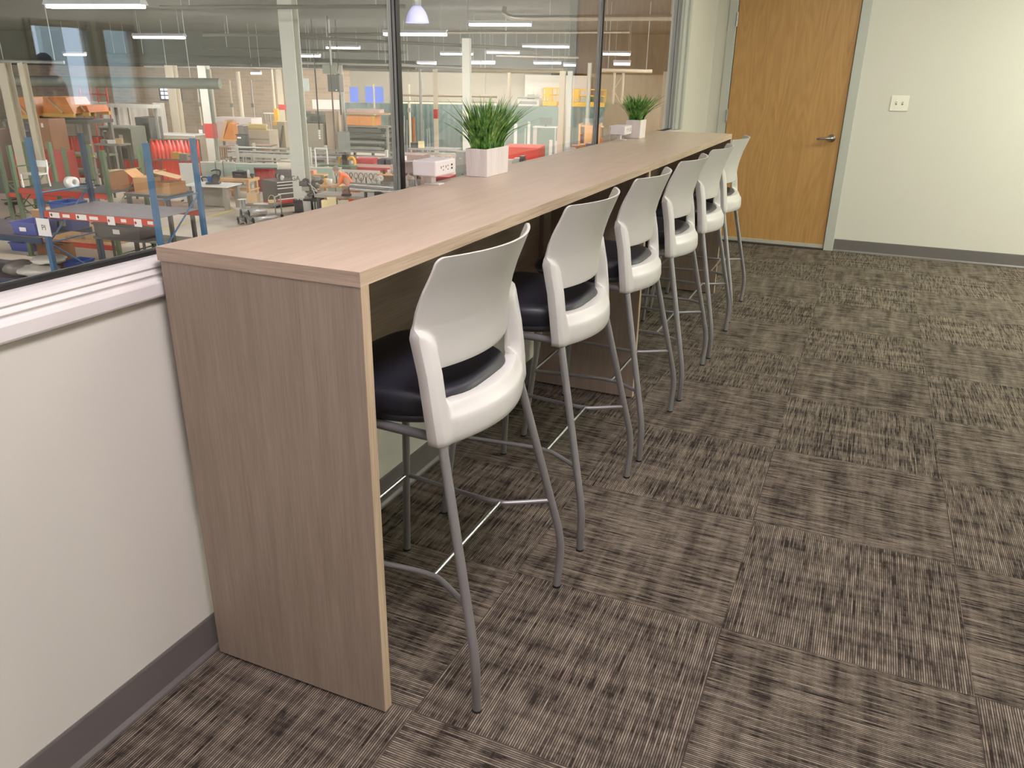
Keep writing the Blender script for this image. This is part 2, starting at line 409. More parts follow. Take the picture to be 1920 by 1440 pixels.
# the lengthwise grain top, in two boards meeting above the middle panel
SEAM = 2.163
for a, b_ in ((0.0016, SEAM-0.0006), (SEAM+0.0006, BL)):
    o = MB().box(0.0, BD-0.0016, a, b_, BH-TH, BH).build('worktop', lam_top, bar)
    MB().box(BD-0.0016, BD, a, b_, BH-TH, BH, None, 0.0005).build('edge_band', edge_y, o, bevel=.0011)
MB().box(0.0, BD, 0.0, 0.0016, BH-TH, BH).build('end_band', lam_x, bar)
def side(y0, y1, x0=0.006):
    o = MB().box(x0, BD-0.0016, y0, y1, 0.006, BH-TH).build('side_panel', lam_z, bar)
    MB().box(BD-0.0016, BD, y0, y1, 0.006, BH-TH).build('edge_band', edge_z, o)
    for x in (0.06, 0.45): MB().lathe([(0, 0), (0.014, 0), (0.014, 0.0055), (0, 0.0055)], 12, (x, (y0+y1)/2, 0.0003)).build('levelling_foot', rubber, o)
    return o
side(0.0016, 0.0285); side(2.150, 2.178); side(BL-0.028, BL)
for a, b_ in ((0.0287, 2.1498), (2.1782, BL-0.0282)):
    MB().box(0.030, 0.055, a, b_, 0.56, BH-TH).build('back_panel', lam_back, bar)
MB().box(0.0555, 0.075, 2.06, 2.148, 0.58, 1.03).build('joint_batten', mat('pale batten', (150, 140, 124), 0.5), bar)
MB().box(0.09, 0.13, 2.03, 2.149, 0.985, BH-TH-0.0005, None, 0.004).build('bracket', black, bar)
# ---- stool
SX = 0.45
XP = [(0.74, 0.543), (0.82, 0.542), (0.88, 0.544), (0.92, 0.549), (0.96, 0.558), (1.0, 0.570), (1.04, 0.586), (1.075, 0.600)]
XA = [(0.655, 0.602), (0.745, 0.593), (0.82, 0.583), (0.90, 0.566), (0.93, 0.558)]
XRL = [(0.655, 0.592), (0.70, 0.589), (0.714, 0.587), (0.722, 0.580), (0.745, 0.568)]
def shell_w(z):
    if z < 0.905:
        t = max(0.0, (0.674-z)/0.0195)
        return 0.243+0.004*sstep(0.66, 0.75, z)-0.016*(1-math.sqrt(max(0, 1-t*t)))
    w = 0.247-0.005*sstep(0.905, 0.93, z)-0.010*sstep(0.95, 1.06, z)
    if z > 1.060:
        t = (z-1.060)/0.0152; w -= 0.014*(1-math.sqrt(max(0, 1-t*t)))
    return w
def sag(y): return 0.067*(1-(abs(y)/0.235)**2)
def shell_pt(y, z, w):
    ay = abs(y)
    pan = interp(XP, z)+sag(y)
    arm = interp(XA, z)+0.35*max(0, sag(y))+0.004
    tt = max(0.0, min(1.0, (ay-0.185)/0.058)); zc = 0.928-0.040*(1-tt)**1.4
    a = sstep(0.180, 0.208, ay)*(1-sstep(zc-0.022, zc, z))
    xb = pan+(arm-pan)*a; th = 0.007+(0.030-0.007)*a
    if z < 0.7451 and ay < 0.206:
        xr = interp(XRL, z)+sag(y)
        k = 1-sstep(0.182, 0.206, ay)
        xb = arm+(xr-arm)*k; th = 0.030
    edge = sstep(w-0.016, w, ay)*(1-sstep(0.900, 0.924, z))      # round the outer edge of the arms
    xb -= 0.009*edge*edge; th -= 0.004*edge
    if z < 0.672: xb -= 0.006*((0.672-z)/0.017)**2
    return xb, xb-th
def make_shell():
    yl = []
    half = [0.0, .02, .04, .06, .08, .10, .12, .14, .155, .168, .178, .184, .189, .194, .199, .205, .212, .220]
    fr = half+[None]*5
    zs = [.655, .660, .672, .686, .700, .712, .717, .722, .730, .738, .745, .760, .775, .79, .805, .82, .83, .842, .855, .868, .88, .892, .900, .905, .910, .915, .920, .926, .934, .945, .96, .975, .99, 1.005, 1.02, 1.035, 1.050, 1.060, 1.064, 1.068, 1.071, 1.0732, 1.0746, 1.0752]
    nh = len(fr)
    def ycol(i, w):
        s = 1 if i >= 0 else -1; i = abs(i)
        if i < len(half): y = half[i]*w/0.247
        else:
            k = (i-len(half)+1)/5.0; y0 = half[-1]*w/0.247; y = y0+(w-y0)*k
        return s*y
    cols = list(range(-(nh-1), nh))
    nb = {}; vs = []
    B = []; Fv = []
    for z in zs:
        w = shell_w(z); rb = []; rf = []
        for i in cols:
            y = ycol(i, w)
            zz = z
            if z > 1.0: zz = z - 0.006*(abs(y)/0.23)**2*0
            xb, xf = shell_pt(y, z, w)
            rb.append(len(vs)); vs.append((xb-SX, y, zz)); rf.append(len(vs)); vs.append((xf-SX, y*0.985, zz))
        B.append(rb); Fv.append(rf)
    nz = len(zs); nc = len(cols)
    keep = [[True]*(nc-1) for _ in range(nz-1)]
    for r in range(nz-1):
        zc = (zs[r]+zs[r+1])/2
        for c in range(nc-1):
            i0 = min(abs(cols[c]), abs(cols[c+1]))
            if 0.745 < zc < 0.82 and i0 < 10: keep[r][c] = False
    fs = []
    K = lambda r, c: 0 <= r < nz-1 and 0 <= c < nc-1 and keep[r][c]
    for r in range(nz-1):
        for c in range(nc-1):
            if not keep[r][c]: continue
            fs.append((B[r][c], B[r][c+1], B[r+1][c+1], B[r+1][c]))
            fs.append((Fv[r][c], Fv[r+1][c], Fv[r+1][c+1], Fv[r][c+1]))
            if not K(r-1, c): fs.append((B[r][c], Fv[r][c], Fv[r][c+1], B[r][c+1]))
            if not K(r+1, c): fs.append((B[r+1][c], B[r+1][c+1], Fv[r+1][c+1], Fv[r+1][c]))
            if not K(r, c-1): fs.append((B[r][c], B[r+1][c], Fv[r+1][c], Fv[r][c]))
            if not K(r, c+1): fs.append((B[r][c+1], Fv[r][c+1], Fv[r+1][c+1], B[r+1][c+1]))
    m = MB(); m.add(vs, fs, True); return m
def seat_ring(z, s, n=48, x0=0.178, x1=0.608):
    out = []
    cx = (x0+x1)/2; a = (x1-x0)/2
    for j in range(n):
        t = 2*PI*j/n; ct, st = math.cos(t), math.sin(t)
        e = 0.42 if ct < 0 else 0.72
        x = math.copysign(abs(ct)**e, ct)*a; y = math.copysign(abs(st)**(0.5), st)*(0.222-0.012*(x/a))
        if x > 0: y *= 1-0.10*(x/a)**2
        fr = max(0.0, -x/a)**1.5*0.052*max(0.0, min(1.0, (z-.695)/.065))**2
        out.append((cx+x*s+fr-SX, y*s, z))
    return out
def rings_mesh(levels, n=48, **k):
    m = MB(); vs = []; fs = []
    for z, s in levels: vs += seat_ring(z, s, n, **k)
    L = len(levels)
    for i in range(L-1):
        for j in range(n): fs.append((i*n+j, i*n+(j+1) % n, (i+1)*n+(j+1) % n, (i+1)*n+j))
    fs.append(list(range(n))[::-1]); fs.append([(L-1)*n+j for j in range(n)])
    return m.add(vs, fs, True)
def smooth_path(pts, k=6):
    pts = [Vector(p) for p in pts]; out = []
    for i in range(len(pts)-1):
        p0 = pts[max(0, i-1)]; p1 = pts[i]; p2 = pts[i+1]; p3 = pts[min(len(pts)-1, i+2)]
        for j in range(k):
            t = j/k
            out.append(0.5*((2*p1)+(p2-p0)*t+(2*p0-5*p1+4*p2-p3)*t*t+(3*p1-p0-3*p2+p3)*t**3))
    out.append(pts[-1]); return out
def make_stool():
    t = thing('bar_stool', '', 'stool', (SX, 0, 0), 0, 'white stools along the bar')
    o = make_shell().build('backrest', whitep, t, bevel=0.0022); 
    rings_mesh([(.699, .90), (.699, .955), (.705, .985), (.718, 1.0), (.736, .999), (.748, .988), (.756, .965), (.761, .93), (.7635, .86), (.765, .6), (.7655, .25)]).build('seat', vinyl, t)
    rings_mesh([(.672, .78), (.674, .86), (.684, .92), (.6985, .95)]).build('seat_pan', panm, t)
    R = 0.0112
    for s in (-1, 1):
        a = Vector((.589, s*.213, .675)); k = Vector((.7035, s*.2815, .165))
        pts = [a, a.lerp(k, .3), a.lerp(k, .6), a.lerp(k, .88)]+smooth_path([a.lerp(k, .95), k+Vector((.001, 0, -.03)), (.7045, s*.279, .08), (.702, s*.269, .004)], 5)
        lg = MB().tube([Vector(p)-Vector((SX, 0, 0)) for p in pts], R, 14).build('leg', silver, t)
        MB().tube([Vector((.702-SX, s*.269, .0002)), Vector((.702-SX, s*.269, .006))], R+.0012, 14).build('foot_cap', rubber, lg)
        lg = MB().tube([(.262-SX, s*.180, .668), (.256-SX, s*.188, .60), (.200-SX, s*.249, .004)], R, 14).build('leg', silver, t)
        MB().tube([(.200-SX, s*.249, .0002), (.200-SX, s*.249, .006)], R+.0012, 14).build('foot_cap', rubber, lg)
        MB().tube([(.262-SX, s*.180, .668), (.42-SX, s*.196, .666), (.580-SX, s*.208, .668)], R, 12).build('seat_rail', silver, t)
        MB().tube(smooth_path([(.2255-SX, s*.2235, .288), (.46-SX, s*.194, .288), (.54-SX, s*.192, .288), (.58-SX, s*.204, .288), (.672-SX, s*.262, .288)], 5), .0068, 10).build('side_rail', silver, t)
    MB().tube([(.548-SX, -.190, .288), (.548-SX, .190, .288)], .0062, 10).build('cross_bar', steel, t)
    MB().tube([(.226-SX, -.223, .288), (.226-SX, .223, .288)], .0075, 10).build('footrest', steel, t)
    return t
stool = make_stool()
SL = ['white-backed bar stool nearest the camera, beside the end panel of the bar',
      'white-backed bar stool second from the near end of the bar',
      'white-backed bar stool third along the bar, in front of the middle panel',
      'white-backed bar stool fourth along the bar, just past the middle panel',
      'white-backed bar stool fifth along the bar, next to last before the door',
      'white-backed bar stool at the far end, against the wooden door']
for i, (y, dx) in enumerate(((.371, 0), (1.119, 0), (1.808, .006), (2.493, .016), (3.149, .028), (3.868, .012))):
    s = stool if i == 0 else copy_tree(stool)
    s.location = (SX+dx, y, 0); s['label'] = SL[i]; s.rotation_euler = (0, 0, (0, .0, .004, -.006, .0, .008)[i])
# ---- planters
potm = wood('whitewashed wood', (240, 234, 228), (214, 205, 198), 2, 0.8, 0.6)
soil = mat('dark filler', (40, 42, 30), 0.9, var=0.4, scale=200)
def leafmat():
    m, nt, b = newmat('artificial grass')
    tc = N(nt, 'TexCoord'); n = NOISE(nt, tc.outputs['Object'], 45, 2)
    nt.links.new(RAMP(nt, n, [(0.32, lin((34, 74, 30))), (0.50, lin((92, 146, 60))), (0.70, lin((166, 200, 110)))]), b.inputs['Base Color'])
    b.inputs['Roughness'].default_value = 0.35
    return m
lm = leafmat()
def planter(label, x0, x1, y0, y1, h, spread, hgt, nblade, seed):
    r = random.Random(seed)
    cx, cy = (x0+x1)/2, (y0+y1)/2; wx, wy = (x1-x0)/2, (y1-y0)/2
    t = thing('potted_grass', label, 'plant', (cx, cy, BH), 0, 'grass planters on the bar')
    m = MB(); tp = 1.04; wl = .006
    def rect(k, z, ins=0): return [(-wx*k+ins, -wy*k+ins, z), (wx*k-ins, -wy*k+ins, z), (wx*k-ins, wy*k-ins, z), (-wx*k+ins, wy*k-ins, z)]
    vs = rect(1, .0004)+rect(tp, h)+rect(tp, h, wl)+rect(tp, h-.02, wl)
    fs = [(3, 2, 1, 0)]+[(a+4*k, (a+1) % 4+4*k, (a+1) % 4+4*k+4, a+4*k+4) for k in range(3) for a in range(4)]+[(12, 13, 14, 15)]
    m.add(vs, fs); m.build('pot', potm, t, bevel=.0015)
    MB().box(-wx+.008, wx-.008, -wy+.008, wy-.008, h-.0195, h-.008).build('soil', soil, t)
    g = MB()
    for _ in range(nblade):
        bx = r.uniform(-wx+.012, wx-.012); by = r.uniform(-wy+.014, wy-.014)
        ang = math.atan2(by/wy+r.uniform(-.5, .5), bx/wx+r.uniform(-.5, .5))
        rad = math.hypot(bx/wx, by/wy)
        L = hgt*r.uniform(.62, 1.12); out = min(1.25, (0.15+rad*.75)*r.uniform(.35, 1.25))*spread
        droop = r.uniform(0, .35)*out/spread
        dx, dy = math.cos(ang), math.sin(ang)
        if dx < 0: dx *= .5
        w0 = r.uniform(.0030, .0056); px_, py_ = -dy, dx
        if r.random() < .5: px_, py_ = r.uniform(-1, 1), r.uniform(-1, 1); nn = math.hypot(px_, py_)+1e-6; px_, py_ = px_/nn, py_/nn
        vs = []; K = 6
        for i in range(K+1):
            q = i/K
            x = bx+dx*out*q**1.8; y = by+dy*out*q**1.8; z = h-.01+L*(q-droop*q*q)
            ww = w0*(1-q**2.2)+.0003
            vs += [(x-px_*ww, y-py_*ww, z), (x+px_*ww, y+py_*ww, z)]
        g.add(vs, [(2*i, 2*i+1, 2*i+3, 2*i+2) for i in range(K)], True)
    g.build('grass_blades', lm, t, recalc=False)
    return t
planter('artificial grass in a white box, the larger one nearer the camera on the bar', .024, .106, 1.405, 1.590, .097, .18, .175, 330, 5)
planter('artificial grass in a white box, the smaller one near the far end of the bar', .010, .096, 3.517, 3.640, .103, .19, .15, 300, 9)
# ---- clamp-on power outlets
pw_m = mat('white outlet plastic', (236, 230, 226), 0.3, var=0.01)
def power(label, y):
    t = thing('power_outlet_box', label, 'power outlet', (0.018, y, BH), 0, 'clamp-on outlet boxes on the bar')
    b = MB().box(-.043, .044, -.002, .140, .030, .079, None, .004).build('housing', pw_m, t)
    MB().box(-.012, .010, .030, .062, .004, .030, None, .002).build('clamp_stem', pw_m, t)
    MB().box(-.016, .040, .026, .066, .0004, .0045, None, .001).build('clamp_foot', pw_m, t)
    fx = .0442
    for yy in (.045, .078):
        k = MB(); k.box(fx, fx+.0006, yy-.010, yy-.007, .053, .061).box(fx, fx+.0006, yy+.003, yy+.0075, .058, .0615).box(fx, fx+.0006, yy+.003, yy+.0075, .046, .0495)
        k.build('socket', black, b)
    for zz in (.049, .060): MB().box(fx, fx+.0006, .106, .116, zz-.0032, zz+.0032).build('usb_port', black, b)
    c = smooth_path([(-.0435, .03, .07), (-.052, .028, .074), (-.057, .03, .06), (-.052, .034, .02), (-.045, .036, -.1), (-.040, .036, -.25)], 5)
    MB().tube(c, .0035, 8).build('power_cord', pw_m, t)
power('white clamp-on power outlet box on the bar, left of the larger grass planter', 1.110)
power('white clamp-on power outlet box on the bar, beside the smaller grass planter', 3.318)
# ================================================================= FACTORY HALL BEHIND THE GLASS
concrete = mat('concrete floor', (190, 180, 162), 0.55, var=0.14, scale=1.2)
ceil_dk = mat('dark hall ceiling', (62, 62, 60), 0.9, var=0.15, scale=2)
def brick_mat():
    m, nt, b = newmat('tan brick')
    tc = N(nt, 'TexCoord'); mp = N(nt, 'Mapping'); mp.inputs['Rotation'].default_value = (PI/2, 0, 0)
    nt.links.new(tc.outputs['Object'], mp.inputs['Vector'])
    br = N(nt, 'TexBrick'); nt.links.new(mp.outputs[0], br.inputs['Vector']); br.inputs['Scale'].default_value = 1.0
    br.inputs['Color1'].default_value = (*lin((194, 174, 154)), 1); br.inputs['Color2'].default_value = (*lin((180, 160, 140)), 1); br.inputs['Mortar'].default_value = (*lin((196, 184, 168)), 1)
    br.inputs['Brick Width'].default_value = 0.6; br.inputs['Row Height'].default_value = 0.2; br.inputs['Mortar Size'].default_value = 0.012
    n = NOISE(nt, tc.outputs['Object'], 0.5, 3)
    nt.links.new(MIX(nt, MATH(nt, 'MULTIPLY', n, 0.35), br.outputs['Color'], lin((150, 130, 110))), b.inputs['Base Color'])
    b.inputs['Roughness'].default_value = 0.85; return m
brick = brick_mat()
block_m = mat('grey beige block', (152, 146, 133), 0.85, var=0.06, scale=4)
pale_block = mat('pale block wall', (138, 129, 112), 0.8, var=0.06, scale=3)
def corr_mat(name, rgb, pitch):
    m, nt, b = newmat(name); tc = N(nt, 'TexCoord'); x, y, z = SEP(nt, tc.outputs['Object'])
    w = MATH(nt, 'SINE', MATH(nt, 'MULTIPLY', x, 2*PI/pitch)); bp = N(nt, 'Bump'); bp.inputs['Strength'].default_value = 0.4; bp.inputs['Distance'].default_value = 0.03
    nt.links.new(w, bp.inputs['Height']); nt.links.new(bp.outputs['Normal'], b.inputs['Normal'])
    n = NOISE(nt, tc.outputs['Object'], 1.3, 4); c = lin(rgb)
    nt.links.new(MIX(nt, n, tuple(q*.82 for q in c), tuple(min(1, q*1.15) for q in c)), b.inputs['Base Color'])
    b.inputs['Roughness'].default_value = 0.7; return m
teal = corr_mat('grey-green corrugated sheet', (84, 98, 97), 0.3)
white_corr = corr_mat('white corrugated sheet', (206, 200, 190), 0.3)
cream = mat('cream column paint', (192, 182, 160), 0.5, var=0.05, scale=4)
colw = mat('off-white column paint', (188, 190, 180), 0.5, var=0.05, scale=4)
redp = mat('dull red paint', (170, 52, 50), 0.5, var=0.1, scale=6)
beamred = mat('rack red', (186, 62, 46), 0.45, var=0.1, scale=8)
rackblue = mat('rack blue', (58, 100, 136), 0.42, var=0.15, scale=6)
rackblue_dk = mat('scuffed dark blue', (42, 62, 84), 0.5, var=0.25, scale=5)
rackgreen = mat('rack green', (88, 104, 78), 0.5, var=0.12, scale=6)
curtain_red = mat('red welding curtain', (182, 54, 46), 0.35, var=0.2, scale=2.5)
orange_st = mat('orange painted steel', (206, 128, 52), 0.5, var=0.2, scale=4)
yellow_st = mat('yellow painted steel', (206, 160, 62), 0.45, var=0.1, scale=5)
dkgrey = mat('dark grey machine paint', (74, 74, 72), 0.5, var=0.2, scale=5)
midgrey = mat('mid grey machine paint', (128, 126, 120), 0.5, var=0.15, scale=5)
beige_m = mat('beige machine paint', (172, 160, 142), 0.5, var=0.1, scale=4)
ltgrey = mat('light grey paint', (186, 184, 176), 0.5, var=0.1, scale=4)
galv = mat('galvanised steel', (168, 170, 168), 0.35, 0.7, var=0.15, scale=6)
bright = mat('bright steel tube', (214, 214, 210), 0.25, 0.8, var=0.1, scale=6)
deckm = mat('wire deck steel', (120, 116, 122), 0.4, 0.6, var=0.35, scale=14)
cardb = mat('cardboard', (168, 126, 84), 0.8, var=0.12, scale=6)
cardb2 = mat('pale cardboard', (196, 164, 124), 0.8, var=0.1, scale=6)
pine = wood('pine timber', (214, 174, 124), (190, 146, 98), 0, 0.6, 0.6)
bin_blue = mat('blue plastic tote', (70, 84, 150), 0.45, var=0.08, scale=8)
bin_blue2 = mat('deep blue plastic', (34, 74, 140), 0.45, var=0.12, scale=8)
bin_dark = mat('dark grey plastic tote', (84, 82, 80), 0.5, var=0.1, scale=8)
paper = mat('white paper', (228, 224, 220), 0.7, var=0.03)
ink = mat('printed ink', (40, 38, 42), 0.6)
inkred = mat('printed red ink', (150, 40, 38), 0.6)
yellow_l = mat('yellow tape', (214, 196, 96), 0.5)
bagm = mat('grey poly bag', (196, 190, 178), 0.35, var=0.2, scale=5)
white_m = mat('white enamel', (226, 226, 220), 0.4, var=0.04)
mint = mat('pale green partition', (176, 196, 184), 0.5, var=0.06, scale=3)
blueposter = mat('blue banner cloth', (70, 92, 168), 0.6, var=0.08)
darkblk = mat('dark machine', (46, 44, 46), 0.5, var=0.3, scale=9)
browncl = mat('brown machine cabinet', (152, 104, 70), 0.5, var=0.2, scale=3)
hiviz = mat('orange work shirt', (240, 112, 52), 0.75, var=0.08, scale=12)
pinkish = mat('pink grey tank', (196, 172, 164), 0.5, var=0.1, scale=4)
tankgrey = mat('light grey tank', (196, 186, 182), 0.5, var=0.12, scale=3)
tubelit = emit('lit fluorescent tube', (255, 250, 244), 370.0)
EX = Vector((math.cos(ROT), math.sin(ROT), 0)); EY = Vector((-math.sin(ROT), math.cos(ROT), 0))
def flo(u, v, D): p = P(u, v, D); return Vector((p.x, p.y, FZ))
def loc_(root, u, v, D):                                  # a measured spot in the thing's own axes
    q = P(u, v, D)-root.location; a = -root.rotation_euler.z
    return Vector((q.x*math.cos(a)-q.y*math.sin(a), q.x*math.sin(a)+q.y*math.cos(a), q.z))
def mw(px, D): return px*D/F
# ---- hall shell
wc = flo(740, 150, 48)
def wallpiece(name, s0, s1, d0, d1, z0, z1, m):
    o = MB().box(s0, s1, d0, d1, z0, z1).build(name, m, None, (wc.x, wc.y, 0), ROT); return struct(o)
struct(MB().box(-75, -0.35, -40, 75, FZ-0.2, FZ).build('floor', concrete))
struct(MB().box(-75, -0.175, -40, 75, 3.5, 3.7).build('ceiling', ceil_dk))
struct(MB().box(-0.30, -0.175, -40, 75, FZ, -0.3).build('wall_factory_office', paint))
wallpiece('wall_factory_back', -60, -2.9, 0, 0.4, FZ, 1.42, brick)
wallpiece('wall_factory_block', -2.9, 9.6, 0.02, 0.4, FZ, 1.42, block_m)
wallpiece('wall_factory_upper', -60, 40, -0.3, 0.0, 1.42, 3.5, ceil_dk)
wallpiece('wall_factory_white', 8.2, 12.0, -0.6, -0.2, FZ, 1.3, mat('white block wall', (206, 202, 192), 0.7, var=0.04, scale=2))
wallpiece('wall_factory_pale', 12.0, 40, 0, 0.4, FZ, 1.42, pale_block)
struct(MB().box(-75.2, -75, -40, 75, FZ, 3.5).build('wall_factory_left', ceil_dk))
struct(MB().box(-75, -0.175, -40.2, -40, FZ, 3.5).build('wall_factory_near', ceil_dk))
struct(MB().box(-75, 12, 75, 75.2, FZ, 3.5).build('wall_factory_far', ceil_dk))
struct(MB().box(-0.30, -0.175, YF+0.12, 75, FZ, 3.5).build('wall_factory_right', pale_block))
pw_ = flo(1196, 200, 26)
struct(MB().box(-1.1, 3.0, 0, .2, FZ, P(1170, 196, 26).z).build('wall_factory_partition', pale_block, None, (pw_.x, pw_.y, 0), ROT))
# corrugated wainscot sheets along the back wall
def sheet(u0, u1, vt, D, m, label, name='corrugated_panel', cat='metal panel', vb=None, th=.06, group=None):
    a, b_ = P(u0, vt, D), P(u1, vt, D); c = (a+b_)/2; w_ = (b_-a).length
    z1 = c.z; z0 = FZ+.003 if vb is None else P((u0+u1)/2, vb, D).z
    o = MB().box(-w_/2, w_/2, -th/2, th/2, 0, z1-z0).build(name, m, None, (c.x, c.y, z0), math.atan2(b_.y-a.y, b_.x-a.x)); tag(o, label, cat, group); return o
sheet(642, 738, 193, 45, teal, 'grey-green corrugated panel under the blue banners, left of the glass joint')
sheet(742, 872, 195, 45, teal, 'dark grey-green corrugated panel behind the red-banded column')
sheet(876, 1050, 198.5, 43, mat('smooth grey-green sheet', (120, 136, 130), 0.45, var=0.06, scale=2), 'smooth pale green panel behind the larger grass planter', 'sheet_panel')
sheet(1062, 1150, 200.5, 42, teal, 'grey-green corrugated panel under the yellow lift')
sheet(190, 236, 195, 36, white_corr, 'white corrugated panel left of the cream double post')
sheet(240, 276, 197, 36.5, white_corr, 'white corrugated panel just left of the dark toolrack', vb=None)
sheet(286, 307, 193, 37, white_corr, 'narrow white corrugated panel beside the cream double post')
# ---- columns
def column(label, u0, u1, vt, D, m, band=None, base=None, dpt=None, name='steel_column', top=1.5):
    u = (u0+u1)/2; w_ = mw(u1-u0, D)/1.25; d = dpt or w_
    # foot of the vertical through the measured spot
    p = P(u, vt, D)
    t = thing(name, label, 'column', (p.x, p.y, FZ), ROT, None)
    fl_ = w_*.09
    m_ = MB().box(-w_/2, w_/2, -d/2, -d/2+fl_, 0.012, top-FZ).box(-w_/2, w_/2, d/2-fl_, d/2, 0.012, top-FZ).box(-fl_/2, fl_/2, -d/2+fl_, d/2-fl_, 0.012, top-FZ)
    m_.build('shaft', m, t)
    MB().box(-w_*.65, w_*.65, -d*.65, d*.65, 0, .012).build('base_plate', dkgrey, t)
    e = .006
    if band:
        z0, z1 = P(u, band[1], D).z-FZ, P(u, band[0], D).z-FZ
        lab(MB().box(-w_/2-e, w_/2+e, -d/2-e, d/2+e, z0, z1).build('colour_band', redp, t), 'dull red painted band')
    if base:
        lab(MB().box(-w_/2-e, w_/2+e, -d/2-e, d/2+e, .013, base).build('base_wrap', dkgrey, t), 'dark painted foot')
    return t
c1 = column('nearest off-white steel column with black stencilled letters, right of the drawer chest', 548, 580, 320, 25.7, colw, base=.42, top=3.5)
for v in (334, 379):
    q = loc_(c1, 556, v, 25.7)
    text_part('GA', .22, ink, c1, Matrix.Translation((-.10, -.235, q.z)) @ Matrix.Rotation(PI/2, 4, 'X'), 'stencil')
column('off-white steel column with a red band, left of the yellow chute', 380, 400, 200, 34, colw, band=(232, 260))
column('cream double post on a dark foot, beside the barred wall window', 320, 340, 200, 37, cream, base=.55)
column('thick cream post at the left edge of the glass view', 12, 34, 200, 24.2, cream)
column('slim cream post crossing the orange hoppers', 46, 60, 180, 23.4, cream)
column('off-white steel column standing left of the larger grass planter', 866, 884, 140, 33, colw, top=2.7)
column('slim tan column with a red band, behind the clamp-on outlet box nearest the camera', 812, 821, 180, 37, cream, band=(205, 223))
column('tan steel column right of the larger grass planter', 1047, 1060, 180, 31, cream)
column('white steel column paired with the tan column left of the yellow lift', 1062, 1073, 180, 32.5, colw)
column('pinkish column with a red band behind the press', 522, 536, 190, 42, cream, band=(196, 206))
column('tan column at the far right end of the glass, behind the smaller planter', 1237, 1252, 200, 22, cream)
def pipe(label, pts, r, m=galv, name='pipe', cat='pipe', group=None, n=8):
    pts = [P(*q) for q in pts]; o0 = pts[0]
    o = MB().tube([q-o0 for q in pts], r, n).build(name, m, None, o0); tag(o, label, cat, group)
    a, b_ = pts[-2], pts[-1]
    for k in (.12, .88):
        q = a.lerp(b_, k)-o0; MB().tube([(q.x, q.y, q.z+r), (q.x, q.y, 3.5-o0.z)], .012, 6).build('hanger', galv, o)
    return o
# posts standing on the floor
def post(label, u, v, D, r, m, vtop=None, name='post', h=None):
    p = P(u, v, D); zt = 3.4 if vtop is None else P(u, vtop, D).z
    t = thing(name, label, 'post', (p.x, p.y, FZ)); MB().tube([(0, 0, 0.01), (0, 0, zt-FZ)], r, 10).build('pole', m, t)
    MB().box(-r*2, r*2, -r*2, r*2, 0, .0105).build('foot_plate', dkgrey, t); return t
post('pale green pole in front of the yellow lift', 1103, 180, 34, .09, colw, 118)
post('white standpipe left of the pinkish banded column', 450, 180, 44, .12, cream, 134)
post('thin white pipe at the brick wall, left of the banded column', 398, 180, 45, .10, cream, 130)
post('white pipe rising at the left of the brick wall', 512, 170, 44.5, .08, cream, 128)
post('slim grey crane post right of the hoist box', 642, 200, 38, .12, ltgrey, 120)
post('thin grey pole beside the glass joint, in front of the corrugated panel', 789, 200, 41, .07, galv, 130)
t = thing('lattice_mast', 'tall cream lattice mast behind the smaller grass planter', 'mast', tuple(flo(1157, 200, 27)), ROT)
for dx in (-.16, .14):
    MB().tube([(dx, 0, 0), (dx, 0, P(1157, 136, 27).z-FZ)], .05, 8).build('leg', cream, t)
zz = 0.4; k = 0
while zz < 4.1:
    MB().tube([(-.16 if k % 2 else .14, 0, zz), (.14 if k % 2 else -.16, 0, zz+.5)], .018, 6).build('lattice_bar', cream, t); zz += .5; k += 1
